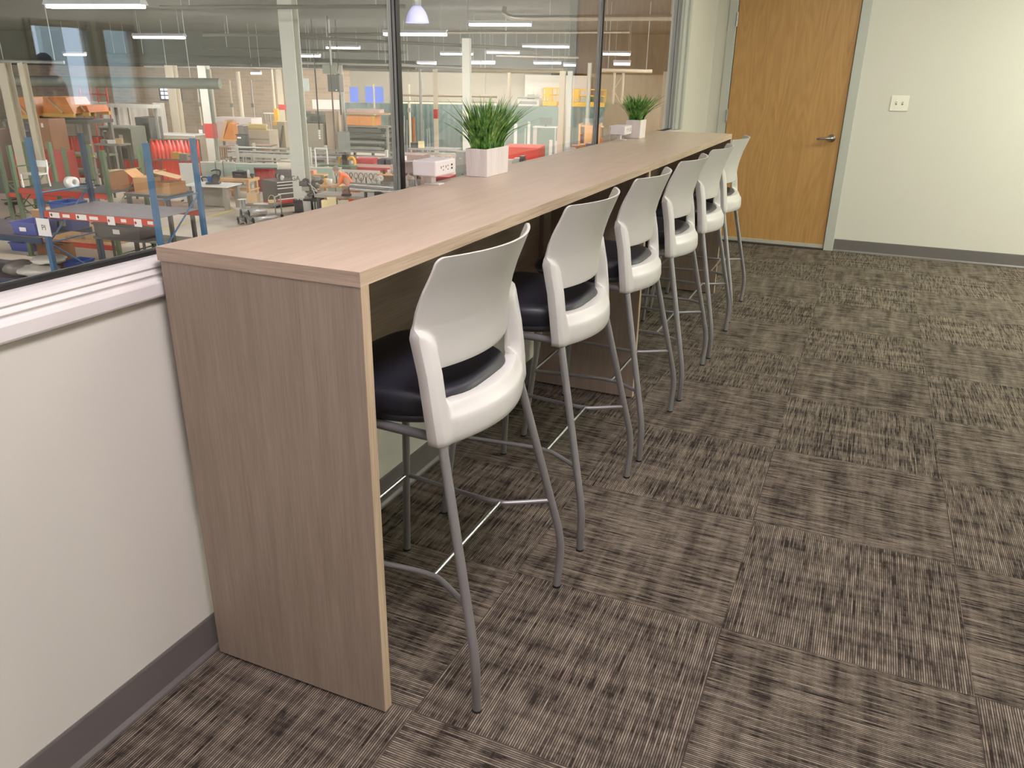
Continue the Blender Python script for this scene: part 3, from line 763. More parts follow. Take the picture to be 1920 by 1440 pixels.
# ---- overhead runs
for i, (lb, pts, r, m) in enumerate((
    ('long grey crane rail running across the left of the hall', [(-40, 151, 26), (412, 157, 26)], .17, mat('grey green rail', (120, 124, 112), 0.6)),
    ('thin conduit above the crane rail, at the left', [(-20, 114, 23), (120, 117, 23)], .05, galv),
    ('dark beam across the hall above the brick wall', [(200, 108, 40), (780, 123, 40)], .22, ceil_dk),
    ('silver pipe under the dark beam, left of the glass joint', [(270, 124, 38), (620, 129, 38)], .05, bright),
    ('pale pipe over the hoist box', [(560, 118, 36), (745, 122, 36)], .06, galv),
    ('silver pipe crossing behind the bell lamp light', [(742, 121, 36), (880, 127, 36)], .07, galv),
    ('pipe running right of the off-white column', [(880, 131, 36), (1056, 133, 36)], .09, mat('brown pipe', (140, 128, 108), 0.5)),
    ('pipe high on the wall above the larger planter', [(930, 104, 34), (1085, 108, 34)], .05, bright),
    ('bright pipe across the upper hall', [(838, 61, 24), (1180, 60, 22)], .04, bright),
    ('pipe with long bend under the roof', [(946, 14, 22), (944, 24, 22), (952, 31, 22), (966, 34, 22), (1000, 34, 22), (1300, 33, 18)], .075, bright),
    ('railing pipe along the block wall behind the banded column', [(744, 178, 44), (932, 181, 44)], .07, mat('brown rail', (128, 116, 98), 0.5)),
    ('lower railing pipe along the block wall', [(744, 189.5, 44.3), (932, 192, 44.3)], .035, mat('brown rail', (128, 116, 98), 0.5)),
    ('pale pipe near the smaller planter', [(1128, 132, 25), (1222, 134, 25)], .06, cream),
    ('roof joist over the nearest off-white column', [(300, 14, 20), (760, 12, 20)], .05, mat('grey joist', (66, 64, 60), 0.8)),
    ('roof joist left of the glass joint', [(380, 66, 34), (780, 64, 34)], .06, mat('grey joist', (66, 64, 60), 0.8)),
    ('roof joist behind the bell lamp', [(560, 70, 33), (1000, 92, 33)], .06, mat('grey joist', (66, 64, 60), 0.8)),
    ('roof joist beyond the tube lights', [(380, 90, 40), (760, 98, 40)], .06, mat('grey joist', (66, 64, 60), 0.8)))):
    pipe(lb, pts, r, m, 'beam' if 'beam' in lb or 'joist' in lb or 'rail r' in lb else 'pipe', 'beam' if 'beam' in lb or 'joist' in lb else 'pipe')
# ---- fluorescent strips
LIGHTS = [(178, 9, 200, 16.5, 'brightest tube light, at the top left of the glass'), (298, 68, 104, 31, 'tube light right of the first reflected window'), (643, 88.5, 66, 43, 'tube light left of the dark glass joint'),
    (778, 62, 122, 26.5, 'tube light in a white housing below the bell lamp'), (1023, 86, 88, 37, 'tube light highest of those right of the larger planter'), (943, 97.5, 62, 43, 'tube light above the larger planter, right of the column'),
    (856, 100, 62, 43, 'tube light crossing the off-white column'), (800, 118, 36, 44, 'short tube light above the red-banded column'), (905, 117, 46, 44, 'tube light low above the larger planter'),
    (1026, 117, 52, 42, 'tube light over the white wall'), (1068, 121, 24, 42, 'short tube light beside the paired columns'), (1156, 100, 52, 36, 'tube light right of the second glass joint'),
    (1166, 118, 32, 30, 'short tube light over the lattice mast'), (580, 104, 42, 44, 'faint tube light by the nearest column'), (618, 116.5, 26, 44, 'small tube light over the hoist box'),
    (140, 101, 44, 40, 'tube light seen below the first reflected window'), (480, 136, 20, 40, 'small round light below the dark beam'), (226, 105, 30, 41, 'small tube light between the reflected windows')]
hous = mat('white light housing', (206, 208, 214), 0.4)
for (u, v, w_, D, lb) in LIGHTS:
    p = P(u, v, D); L_ = mw(w_, D)/math.cos(.2)
    hh = max(.05, min(.1, mw(7, D)))
    t = thing('tube_light', lb, 'lamp', tuple(p), ROT, 'hall tube lights')
    MB().prism([(-.16, 0.0), (.16, 0.0), (.09, .10), (-.09, .10)], -L_/2, L_/2, 'x').build('housing', hous, t)
    for sy in (-.07, .07): MB().tube([(-L_/2+.03, sy, -hh*.45), (L_/2-.03, sy, -hh*.45)], hh*.42, 8).build('tube', tubelit, t)
    for sx in (-.4, .4): MB().tube([(sx*L_, 0, .10), (sx*L_, 0, 3.5-p.z)], .008, 6).build('hanger', galv, t)
# more strips of the same rows outside the frame keep the hall lit
for i, (x, y) in enumerate(((-6, 2), (-6, -10), (-14, -4), (-22, 2), (-30, 8), (-12, 6), (-20, 12), (-4, 12), (-3, 24), (-12, 28))):
    if i in (5, 6): continue
    t = thing('tube_light', ['tube light over the near hall, outside the picture', ][0], 'lamp', (x, y, 3.1), ROT, 'hall tube lights out of view')
    MB().prism([(-.16, 0.0), (.16, 0.0), (.09, .10), (-.09, .10)], -1.2, 1.2, 'x').build('housing', hous, t)
    for sy in (-.07, .07): MB().tube([(-1.17, sy, -.045), (1.17, sy, -.045)], .04, 8).build('tube', tubelit, t)
    for sx in (-1, 1): MB().tube([(sx, 0, .10), (sx, 0, .4)], .008, 6).build('hanger', galv, t)
# bell lamp
p = P(782, 43, 14.5)
t = thing('bell_lamp', 'round prismatic bell lamp hanging at the top, right of the dark glass joint', 'lamp', tuple(p))
R_ = mw(22, 14.5); Hh = mw(29, 14.5)
shade, snt, sb = newmat('prismatic shade'); sb.inputs['Base Color'].default_value = (*lin((190, 190, 232)), 1); sb.inputs['Emission Color'].default_value = (*lin((176, 180, 240)), 1); sb.inputs['Emission Strength'].default_value = .45; sb.inputs['Roughness'].default_value = .25
prof = [(R_*1.0, 0), (R_*.97, Hh*.12), (R_*.88, Hh*.38), (R_*.72, Hh*.66), (R_*.50, Hh*.88), (R_*.34, Hh), (R_*.32, Hh*.97), (R_*.48, Hh*.84), (R_*.70, Hh*.62), (R_*.86, Hh*.36), (R_*.95, Hh*.12), (R_*.98, 0)]
MB().lathe(prof, 28).build('lamp_shade', shade, t)
MB().lathe([(0, Hh), (R_*.36, Hh), (R_*.36, Hh*1.5), (R_*.2, Hh*1.62), (0, Hh*1.62)], 16).build('ballast_box', galv, t)
MB().blob((0, 0, Hh*.42), R_*.2, R_*.2, Hh*.3, 0).build('bulb', emit('lit lamp bulb', (235, 240, 255), 12), t)
MB().tube([(0, 0, Hh*1.62), (0, 0, 3.5-p.z)], .012, 6).build('hanger', galv, t)
# ---- pallet rack in front
def rack(label, loc, rz, L_, Dp, H, m_f, m_b, beams, decks, bm, name='pallet_rack', dm=None):
    t = thing(name, label, 'rack', loc, rz)
    uw = .085
    for (x, y, m) in ((0, 0, m_f), (0, Dp, m_f), (-L_, 0, m_f), (-L_, Dp, m_b)):
        u = MB().prism([(x-uw/2, y-uw/2), (x+uw/2, y-uw/2), (x+uw/2, y+uw/2), (x+uw/2-.012, y+uw/2), (x+uw/2-.012, y-uw/2+.014), (x-uw/2+.012, y-uw/2+.014), (x-uw/2+.012, y+uw/2), (x-uw/2, y+uw/2)], .012, H, 'z').build('upright', m, t)
        MB().box(x-.075, x+.075, y-.075, y+.075, 0, .012).build('foot_plate', m, u)
    for x in (0, -L_):
        zz = .25; k = 0
        while zz < H-.2:
            MB().tube([(x, uw/2, zz), (x, Dp-uw/2, zz)], .017, 6).build('brace', m_f, t)
            if zz+.95 < H-.2: MB().tube([(x, (uw/2 if k % 2 else Dp-uw/2), zz+.03), (x, (Dp-uw/2 if k % 2 else uw/2), zz+.92)], .017, 6).build('brace', m_f, t)
            zz += .95; k += 1
    for z in beams:
        for y in (-.0, Dp):
            MB().box(-L_+uw/2, -uw/2, y-.022, y+.022, z-.12, z).build('beam', bm, t)
    for z in decks:
        d = MB(); n = 60
        for i in range(n+1): d.box(-L_+.06+(L_-.12)*i/n-.012, -L_+.06+(L_-.12)*i/n+.012, -.02, Dp+.02, z+.004, z+.012)
        for j in range(9): y = Dp*j/8; d.box(-L_+.05, -.05, y-.006, y+.006, z+.0005, z+.004)
        d.build('wire_deck', dm or deckm, t)
    return t
r1 = onz(272, 268, .17); H1 = .17-FZ
RR = math.radians(6)
rk = rack('pallet rack with blue uprights and a labelled red beam, close behind the glass', (r1.x, r1.y, FZ), RR, 2.66, 1.24, H1, rackblue, rackblue_dk, [1.82], [1.82], beamred)
def rackpt(x, y, z):
    c, s = math.cos(RR), math.sin(RR); return Vector((r1.x+x*c-y*s, r1.y+x*s+y*c, FZ+z))
for (x, w_, hh, dz, kind) in ((-2.36, .24, .10, 0, 1), (-2.08, .17, .06, 0, 0), (-1.72, .25, .10, 0, 1), (-1.43, .20, .06, 0, 0), (-1.03, .17, .16, -.02, 2), (-.74, .12, .06, 0, 0), (-.42, .17, .14, -.02, 2), (-.14, .12, .06, 0, 0)):
    c = MB().box(x-w_/2, x+w_/2, -.0245, -.0225, 1.76-hh/2+dz, 1.76+hh/2+dz).build('shelf_label', paper, rk)
    if kind: lab(MB().prism([(x-w_*.3, 1.76+dz-.035), (x-w_*.3+.03, 1.76+dz), (x-w_*.3, 1.76+dz+.035), (x-w_*.3-.03, 1.76+dz)], -.0262, -.0247, 'y').build('label_mark', ink if kind == 1 else inkred, c), 'dark printed diamond')
q = rackpt(-2.62, -.05, 1.15)
zs_ = P(98, 424, (q-CAM).dot(RF)).z-FZ
sg = MB().box(-2.66-.16, -2.66+.16, -.049, -.046, zs_-.17, zs_+.17).build('bay_sign', paper, rk)
text_part('PI', .15, ink, sg, Matrix.Translation((-2.66, -.0495, zs_-.01)) @ Matrix.Rotation(PI/2, 4, 'X'), 'lettering')
# neighbouring bay to the left: dark shelf on the same upright
nb = thing('pallet_rack', 'pallet rack bay with a dark shelf beam and blue totes, cut by the left edge', 'rack', tuple(rackpt(-2.80, 0, 0)), RR)
zb = P(40, 441, (rackpt(-3.2, 0, 1)-CAM).dot(RF)).z-FZ
MB().box(-3.3, -.02, -.022, .022, zb-.12, zb).build('beam', rackblue_dk, nb); MB().box(-3.3, -.02, 1.22, 1.26, zb-.12, zb).build('beam', rackblue_dk, nb)
MB().box(-3.3, -.02, -.02, 1.26, zb+.001, zb+.012).build('shelf_panel', deckm, nb)
MB().box(-3.38, -3.3, -.04, .04, 0, H1).build('upright', rackblue, nb); MB().box(-3.38, -3.3, 1.20, 1.28, 0, H1).build('upright', rackblue, nb)
MB().box(-3.3, -.02, -.022, .022, .25, .37).build('beam', rackblue_dk, nb); MB().box(-3.3, -.02, 1.22, 1.26, .25, .37).build('beam', rackblue_dk, nb); MB().box(-3.3, -.02, -.02, 1.26, .371, .382).build('shelf_panel', deckm, nb)
MB().box(-3.44, -.02, -.04, .04, 0.0, .012).build('foot_bar', rackblue, nb)
def tote(label, x, y, z, w_, d, h, m, rz=RR, lbl=None, group='totes in the racks', world=None, name='plastic_tote'):
    l = rackpt(x, y, z) if world is None else world
    t = thing(name, label, 'tote', tuple(l), rz, group)
    b = MB(); k = .9; tk = .012
    def r_(s, zz, i=0): return [(-w_/2*s+i, -d/2*s+i, zz), (w_/2*s-i, -d/2*s+i, zz), (w_/2*s-i, d/2*s-i, zz), (-w_/2*s+i, d/2*s-i, zz)]
    vs = r_(k, 0)+r_(1, h)+r_(1, h, tk)+r_(k, .02, tk)
    b.add(vs, [(3, 2, 1, 0)]+[(a+4*q_, (a+1) % 4+4*q_, (a+1) % 4+4*q_+4, a+4*q_+4) for q_ in range(3) for a in range(4)]+[(12, 13, 14, 15)])
    b.build('shell', m, t, bevel=.004)
    MB().box(-w_/2-.015, w_/2+.015, -d/2-.015, -d/2+.002, h-.035, h-.002).box(-w_/2-.015, w_/2+.015, d/2-.002, d/2+.015, h-.035, h-.002).box(-w_/2-.015, -w_/2+.002, -d/2+.002, d/2-.002, h-.035, h-.002).box(w_/2-.002, w_/2+.015, -d/2+.002, d/2-.002, h-.035, h-.002).build('rim', m, t)
    if lbl: MB().box(-.09, .07, -d/2*.97-.012, -d/2*.97-.002, h*.3, h*.62).build('label', lbl, t)
    return t
tote('blue plastic tote with a white label, front one on the left rack shelf', -3.30, .32, zb+.013, .62, .55, .24, bin_blue, lbl=paper)
tote('blue plastic tote with a yellow label, right of the white-labelled one', -2.98, .95, zb+.013, .42, .5, .30, bin_blue, lbl=yellow_l)
tote('upper blue tote behind the blue upright', -3.05, .98, zb+.32, .50, .48, .24, bin_blue2)
tote('deep blue tote of scrap on the rack floor, lower left', -3.02, .95, .384, .38, .45, .26, bin_blue2)
tote('deep blue tote below the labelled beam, holding white scrap', -1.95, .45, .402, .8, .56, .26, bin_blue2)
# low pallet carrying goods under the rack
def pallet(label, loc, w_, d, h, m, rz, name='pallet'):
    t = thing(name, label, 'pallet', loc, rz)
    for i in range(7): 
        y = -d/2+d*(i+.5)/7; MB().box(-w_/2, w_/2, y-d/18, y+d/18, h-.02, h).build('deck_board', m, t)
    for x in (-w_/2+.05, 0, w_/2-.05): MB().box(x-.045, x+.045, -d/2, d/2, 0, h-.0205).build('runner', m, t)
    return t
pallet('stack base of boards under the rack, holding the dark blue tote', tuple(rackpt(-1.75, .42, 0.0)), 1.3, .62, .40, pine, RR)
def bag(label, x, y, z, rx, ry, rz_, m, seed, group='grey bags in the rack', name='bag', world=None):
    l = rackpt(x, y, z) if world is None else world
    o = MB().blob((0, 0, rz_), rx, ry, rz_, .13, 16, 10, random.Random(seed), .3).build(name, m, None, l); tag(o, label, 'bag', group); return o
bag('grey poly bag at the bottom left, lying on the lower rack shelf', -3.45, .35, .384, .40, .34, .13, bagm, 1)
bag('pale poly bag on top of the bag heap, lower left', -3.32, .5, .63, .34, .3, .09, bagm, 2)
bag('crumpled grey bag at the far left end of the lower shelf', -3.9, .3, .384, .3, .3, .16, mat('dark poly bag', (120, 112, 106), .4, var=.25, scale=6), 3)
bag('small pale bag beside the deep blue tote', -2.98, .30, .384, .22, .2, .10, bagm, 4)
def carton(label, loc, w_, d, h, rz, m=cardb, open_=False, group=None, name='cardboard_box'):
    t = thing(name, label, 'box', loc, rz, group)
    MB().box(-w_/2, w_/2, -d/2, d/2, 0, h).build('carton', m, t)
    MB().box(-w_/2-.001, w_/2+.001, -.03, .03, h, h+.0012).build('tape', cardb2, t)
    if open_:
        for s in (-1, 1):
            MB().add([(s*w_/2, -d/2, h), (s*w_/2, d/2, h), (s*(w_/2+.18), d/2, h+.16), (s*(w_/2+.18), -d/2, h+.16), (s*w_/2+.006, -d/2, h-.005), (s*w_/2+.006, d/2, h-.005), (s*(w_/2+.186), d/2, h+.155), (s*(w_/2+.186), -d/2, h+.155)],
                     [(0, 1, 2, 3), (7, 6, 5, 4), (0, 4, 5, 1), (1, 5, 6, 2), (2, 6, 7, 3), (3, 7, 4, 0)]).build('flap', m, t)
    return t
carton('brown carton on the left rack shelf beside the white-labelled tote', tuple(rackpt(-3.55, .95, zb+.013)), .45, .45, .36, RR)
carton('brown carton under the blue totes at the lower left', tuple(rackpt(-3.62, 1.0, .384)), .6, .4, .55, RR, mat('brown carton', (150, 104, 66), .8))
# ---- second rack: green uprights
g1 = flo(212, 405, 18.4)
gH = P(187, 277, 18.4).z-FZ
ZU = P(200, 362, 18.4).z-FZ; ZL = P(214, 466, 18.4).z-FZ
rk2 = rack('pallet rack with green uprights and red beams, behind the blue rack', tuple(g1), RR, 2.75, 1.15, gH, rackgreen, rackgreen, [ZU, ZL], [ZU], beamred, dm=dkgrey)
ra = g1
def rack2(x, y, z):
    c, s = math.cos(RR), math.sin(RR); return Vector((ra.x+x*c-y*s, ra.y+x*s+y*c, FZ+z))
g0 = flo(122, 300, 22.2)
rk3 = rack('smaller green pallet rack standing behind the other two racks', tuple(g0), RR, 2.4, .9, P(122, 276, 22.2).z-FZ, rackgreen, rackgreen, [.9], [.9], beamred, dm=dkgrey)
tote('long dark grey tote under the labelled red beam', -1.7, 1.0, 1.22, 1.15, .5, .28, bin_dark, lbl=paper)
lt = thing('low_stand', 'thin-legged dark stand carrying the long dark tote', 'stand', tuple(rackpt(-1.7, 1.0, 0)), RR)
MB().box(-.62, .62, -.24, .24, 1.17, 1.218).build('top', dkgrey, lt)
for x in (-.58, .58):
    for y in (-.2, .2): MB().box(x-.02, x+.02, y-.02, y+.02, 0, 1.1695).build('leg', dkgrey, lt)
for i, (x, lb) in enumerate(((-1.55, 'left'), (-1.0, 'middle'), (-.45, 'right'))):
    carton('pale carton on the second rack lower level, %s of three' % lb, tuple(rack2(x, .5, ZL+.012)), .42, .5, .38, RR, cardb2, group='pale cartons')
MB().box(-2.65, -.1, .05, 1.05, ZL+.0005, ZL+.0105).build('shelf_board', pine, rk2)
o = MB().lathe([(.05, -.1), (.14, -.1), (.14, .1), (.05, .1), (.05, -.1)], 20, (0, 0, .14), axis='X').build('film_roll', white_m, None, rack2(-1.42, .35, ZU+.013)); tag(o, 'white roll of film lying on the green rack shelf', 'roll')
t = thing('scrap_bundle', 'dark bundle of metal straps beside the white film roll', 'bundle', tuple(rack2(-1.0, .45, ZU+.013)), RR)
for i in range(6): MB().tube([(-.2+.02*i, rnd.uniform(-.15, .15), .03+.03*i), (.22, rnd.uniform(-.15, .15), .05+.035*i)], .025, 6).build('strap', darkblk if i % 2 else galv, t)
# heap of cartons right of it, on a dark stand
hs_ = thing('scrap_stand', 'dark stand under the heap of cartons, right of the green rack', 'stand', tuple(rack2(.75, .75, 0)), RR)
MB().box(-.62, .62, -.45, .45, ZU-.06, ZU).build('stand_top', dkgrey, hs_)
for x in (-.55, .55):
    for y in (-.38, .38): MB().box(x-.04, x+.04, y-.04, y+.04, 0, ZU-.0605).build('leg', dkgrey, hs_)
MB().box(-.58, .58, -.4, .4, .5, .54).build('lower_shelf', mat('grey green shelf', (122, 124, 108), .6), hs_)
for i, (x, y, z, w_, d, h, r, m, op, lb) in enumerate(((.45, .75, ZU+.001, .40, .5, .34, .2, cardb, True, 'orange-brown open carton on the dark stand'), (1.08, .78, ZU+.001, .46, .5, .26, -.1, cardb, False, 'closed carton nearest the right end of the dark stand'),
    (-.42, .75, ZU+.013, .3, .4, .44, 0, browncl, False, 'upright brown carton on the green rack behind the dark blue upright'))):
    carton(lb, tuple(rack2(x, y, z)), w_, d, h, RR+r, m, op)
o = MB().box(-.32, .32, -.24, .24, 0, .012).build('cardboard_sheet', cardb2, None, rack2(1.05, .75, ZU+.42)); o.rotation_euler = (0.0, .25, .5); tag(o, 'loose flat cardboard sheet on top of the carton heap', 'cardboard')
# ---- red welding screens
def screen(label, u0, u1, vt, D, m=curtain_red, vb=None, legs=True, name='welding_screen', logo=False, group='red welding screens'):
    a, b_ = P(u0, vt, D), P(u1, vt, D); c = (a+b_)/2; w_ = (b_-a).length; z1 = c.z-FZ
    t = thing(name, label, 'screen', (c.x, c.y, FZ), math.atan2(b_.y-a.y, b_.x-a.x), group)
    fr_ = MB().box(-w_/2-.04, -w_/2, -.02, .02, 0.0, z1+.03).box(w_/2, w_/2+.04, -.02, .02, 0.0, z1+.03).box(-w_/2, w_/2, -.02, .02, z1, z1+.03)
    fr_.build('frame', dkgrey, t)
    n = 40; vs = []; 
    for i in range(n+1):
        x = -w_/2+w_*i/n; y = .03*math.sin(i*1.9)+.015*math.sin(i*.7); vs += [(x, y-.003, .12), (x, y-.003, z1-.01), (x, y+.003, z1-.01), (x, y+.003, .12)]
    fs = []
    for i in range(n):
        a_ = 4*i; fs += [(a_, a_+4, a_+5, a_+1), (a_+1, a_+5, a_+6, a_+2), (a_+2, a_+6, a_+7, a_+3), (a_+3, a_+7, a_+4, a_)]
    fs += [(0, 1, 2, 3), (4*n+3, 4*n+2, 4*n+1, 4*n)]
    MB().add(vs, fs, True).build('curtain', m, t)
    for x in (-w_/2-.02, w_/2+.02): MB().box(x-.02, x+.02, -.3, .3, 0, .04).build('foot', dkgrey, t)
    return t
screen('wide red welding screen left of the blue upright, behind the green rack', 231, 302, 300, 28)
screen('red welding screen with its orange glow painted in as colour, between the blue uprights', 302, 335, 300, 27.6, mat('orange red curtain', (224, 66, 44), .35, var=.2, scale=2))  # its glow is put into the orange-red curtain colour, nothing emits
screen('red welding screen farther back above the blue rack brace', 280, 372, 262, 33)
screen('narrow red welding screen standing beside the black drawer chest', 478, 517, 316, 29.2)
screen('long red screen behind the orange hoppers', 106, 192, 256, 31.9)
def cabinet(label, u0, u1, vt, D, dep, m, vb=None, name='machine_cabinet', cat='machine', feats=(), rz=None, group=None):
    c = P((u0+u1)/2, vt, D); w_ = mw(u1-u0, D)/1.03; z0 = FZ if vb is None else P((u0+u1)/2, vb, D).z
    t = thing(name, label, cat, (c.x, c.y, z0), ROT if rz is None else rz, group); h = c.z-z0
    MB().box(-w_/2, w_/2, -dep/2, dep/2, 0.03 if vb is None else 0, h, None, min(.02, w_*.05)).build('body', m, t)
    if vb is None: MB().box(-w_/2+.02, w_/2-.02, -dep/2+.02, dep/2-.02, 0, .0302).build('plinth', darkblk, t)
    y = -dep/2
    for f in feats:
        k, x0, x1, zz0, zz1, fm = f
        x0, x1 = -w_/2+w_*x0, -w_/2+w_*x1; zz0, zz1 = h*zz0, h*zz1
        if k in ('door', 'panel', 'window', 'vent', 'mark', 'drawer'):
            o = MB().box(x0, x1, y-.012, y-.0005, zz0, zz1).build({'mark': 'marking'}.get(k, k), fm, t)
            if k == 'door': MB().box(x1-.06, x1-.03, y-.035, y-.0125, (zz0+zz1)/2-.08, (zz0+zz1)/2+.08).build('handle', darkblk, o)
            if k == 'drawer': MB().box(x0+.02, x1-.02, y-.03, y-.0125, zz1-.035, zz1-.012).build('handle', bright, o)
        if k == 'top': MB().box(x0, x1, -dep/2, dep/2, h*f[3], h*f[4]).build('top_plate', fm, t)
        if k == 'tube': MB().tube([(x0, y-.05, zz0), (x1, y-.05, zz1)], .04, 8).build('tube', fm, t)
        if k == 'wheel': MB().lathe([(.02, -.02), (x1-x0, -.02), (x1-x0, .02), (.02, .02), (.02, -.02)], 18, ((x0+x1)/2, y-.04, zz0), axis='Y').build('hand_wheel', fm, t)
    return t
cabinet('red machine cabinet with a white mark, behind the blue rack uprights', 66, 122, 283, 26, 1.1, redp, feats=(('panel', .0, .38, .05, .95, mat('bright red panel', (196, 48, 46), .4)), ('mark', .42, .62, .84, .9, white_m), ('door', .42, .96, .1, .8, mat('washed red panel', (190, 74, 70), .4))))
cabinet('tall red cabinet left of the dark blue upright', 40, 60, 288, 27.5, .9, redp, feats=(('door', .1, .9, .1, .9, redp),))
# ---- orange hoppers on their stand
def hopper(label, u0, u1, vt, vb, D, m):
    a, b_ = P(u0, vb, D), P(u1, vb, D); c = (a+b_)/2; w_ = (b_-a).length; z0 = c.z; h = P((u0+u1)/2, vt, D).z-z0
    t = thing('dump_hopper', label, 'hopper', (c.x, c.y, z0), ROT, 'orange dump hoppers')
    prof = [(-w_/2, 0.12), (w_/2, 0.12), (w_*.30, h), (-w_*.42, h)]
    MB().prism(prof, -.55, .55, 'y').build('bucket', m, t)
    lab(MB().tube([(-w_*.30, -.58, h), (w_*.16, -.58, .14)], .045, 6).build('brace', cardb2, t), 'pale diagonal brace')
    MB().box(-w_/2, w_/2, -.6, -.5, .0, .12).box(-w_/2, w_/2, .5, .6, 0, .12).build('skid', yellow_st, t)
    return t
st = thing('storage_platform', 'grey steel platform carrying the orange hoppers', 'platform', tuple(flo(112, 225, 29)), ROT)
zpl = P(112, 222, 29).z-FZ
MB().box(-1.9, 1.7, -.7, .7, zpl-.12, zpl-.001).build('deck', dkgrey, st)
for x in (-1.8, -.5, .5, 1.6):
    for y in (-.62, .62): MB().box(x-.06, x+.06, y-.06, y+.06, 0, zpl-.121).build('leg', midgrey, st)
for z in (.7, 1.3): MB().box(-1.9, 1.7, -.66, .66, z, z+.06).build('shelf', mat('grey green shelf', (122, 124, 108), .6), st)
hopper('left orange dump hopper behind the cream posts', 36, 97, 181, 221, 29, orange_st)
hopper('right orange dump hopper with a pale diagonal brace', 99, 164, 181, 218, 29, orange_st)
hopper('small orange hopper at the right end of the platform', 169, 189, 197, 216, 29.3, mat('deep orange steel', (190, 100, 40), .5, var=.15))
cabinet('brown machine cabinet under the left orange hopper', 79, 108, 222, 27.2, .8, browncl, feats=(('panel', .1, .9, .1, .9, browncl), ('mark', .4, .55, .9, .95, white_m)))
cabinet('dark machine with purple-grey panels behind the cream posts', 44, 80, 232, 31.6, 1.0, mat('purple grey machine', (104, 98, 112), .5, var=.3, scale=5), feats=(('panel', .1, .5, .1, .8, dkgrey), ('tube', .2, .8, .9, .9, galv)))
o = MB().tube([(0, 0, 0), (1.1, 0, 0)], .035, 6).build('timber_strip', yellow_l, None, P(118, 244, 26.8)); o.rotation_euler = (0, 0, ROT); tag(o, 'long pale yellow timber strip lying under the hoppers', 'timber'); o.location.z = FZ+.7+.06+.036+0.0; o.location = flo(118, 246, 28.2)+Vector((0, 0, 1.3+.06+.036))
o = MB().tube([(0, 0, 0), (.28, .1, .42)], .03, 6).build('timber_strip', yellow_l, None, flo(150, 246, 28.0)+Vector((0, 0, 1.36+.03))); tag(o, 'short slanting yellow timber under the hoppers', 'timber')
# guard rail with red frame behind
t = thing('guard_rail', 'red and white guard rail behind the hoppers, below the reflected window', 'railing', tuple(flo(172, 190, 34)), ROT)
zt_, zb_ = P(172, 161, 34).z-FZ, P(172, 192, 34).z-FZ
for x in (-.5, .0, .35, .8): MB().tube([(x, 0, 0), (x, 0, zt_)], .03, 8).build('baluster', redp, t)
for z in (zt_, (zt_+zb_)/2, zb_): MB().tube([(-.5, 0, z), (.8, 0, z)], .03, 8).build('rail', redp if z != zb_ else ltgrey, t)
MB().box(-1.2, 3.0, -.06, .4, zb_-.18, zb_-.031).build('deck', ltgrey, t)
for x in (-1.1, 1.0, 2.9): MB().box(x-.05, x+.05, .1, .2, 0, zb_-.181).build('support', midgrey, t)
# ---- machines of the middle distance
cabinet('dark toolrack machine with many small white parts, below the white corrugated panels', 262, 292, 219, 34, .9, dkgrey, feats=(('panel', .1, .45, .2, .8, midgrey), ('panel', .55, .9, .3, .9, darkblk), ('mark', .2, .3, .6, .7, white_m), ('mark', .62, .7, .5, .6, white_m)))
cabinet('low dark machine bed left of the toolrack machine', 196, 262, 236, 33, 1.0, mat('dark green machine', (92, 94, 84), .5, var=.25, scale=5), feats=(('panel', .05, .3, .5, .9, midgrey), ('mark', .12, .22, .8, .92, white_m), ('mark', .6, .72, .7, .85, white_m), ('panel', .55, .8, .1, .6, darkblk), ('tube', .0, 1, .98, .98, galv)))
cabinet('white-topped bench behind the red screens', 300, 380, 252, 36, .9, beige_m, feats=(('top', 0, 1, .96, 1.02, white_m), ('panel', .05, .45, .1, .8, dkgrey), ('panel', .55, .95, .1, .8, midgrey)))
cabinet('grey notice cabinet on the bench line, left of the banded column', 373, 386, 236, 36.5, .4, mat('brown grey box', (120, 96, 92), .5), feats=(('window', .2, .8, .7, .92, white_m),))
t = cabinet('light grey low tank with pink side behind the yellow chute', 402, 485, 220, 43, 1.2, tankgrey, feats=(('panel', .05, .3, .3, .9, pinkish), ('panel', .35, .62, .1, .95, pinkish), ('tube', .66, .98, .3, .9, galv)))
t = thing('chute', 'yellow wooden chute leaning beside the grey pillar machine', 'chute', tuple(flo(434, 250, 38)), ROT)
hz_ = P(434, 229, 38).z-FZ; hb_ = P(434, 261, 38).z-FZ
MB().prism([(-.30, hb_), (.28, hb_), (.28, hz_-.05), (.10, hz_)], -.3, .3, 'y').build('chute_panel', orange_st, t); MB().prism([(-.48, hb_), (-.32, hb_), (.02, hz_+.12), (-.10, hz_+.12)], -.28, .28, 'y').build('chute_panel', pine, t)
MB().box(-.5, .3, -.3, .3, hb_-.08, hb_-.001).build('base_board', pine, t)
for x in (-.45, .25): MB().box(x-.04, x+.04, -.05, .05, 0, hb_-.081).build('leg', midgrey, t)
cabinet('grey pillar machine right of the yellow chute', 448, 461, 234, 37, .4, mat('grey pillar', (116, 106, 104), .5), feats=(('top', -.1, 1.1, .98, 1.0, white_m), ('panel', .1, .9, .6, .95, mat('grey pillar', (116, 106, 104), .5))))
cabinet('tilted black control panel in front of the grey pillar machine', 444, 464, 252, 35, .25, mat('charcoal panel', (70, 74, 74), .45), feats=(('top', -.12, 1.05, .985, 1.0, darkblk), ('mark', .1, .5, .90, .94, white_m), ('panel', .1, .9, .3, .85, mat('charcoal panel', (70, 74, 74), .45))))
t = cabinet('long low beige machine bed with two yellow rolls on top', 464, 515, 243, 40, 1.0, beige_m, feats=(('panel', .0, 1, .7, .74, midgrey), ('panel', .0, 1, .48, .5, midgrey), ('panel', .02, .98, .2, .45, mat('pale pinkish steel', (190, 176, 162), .5))))
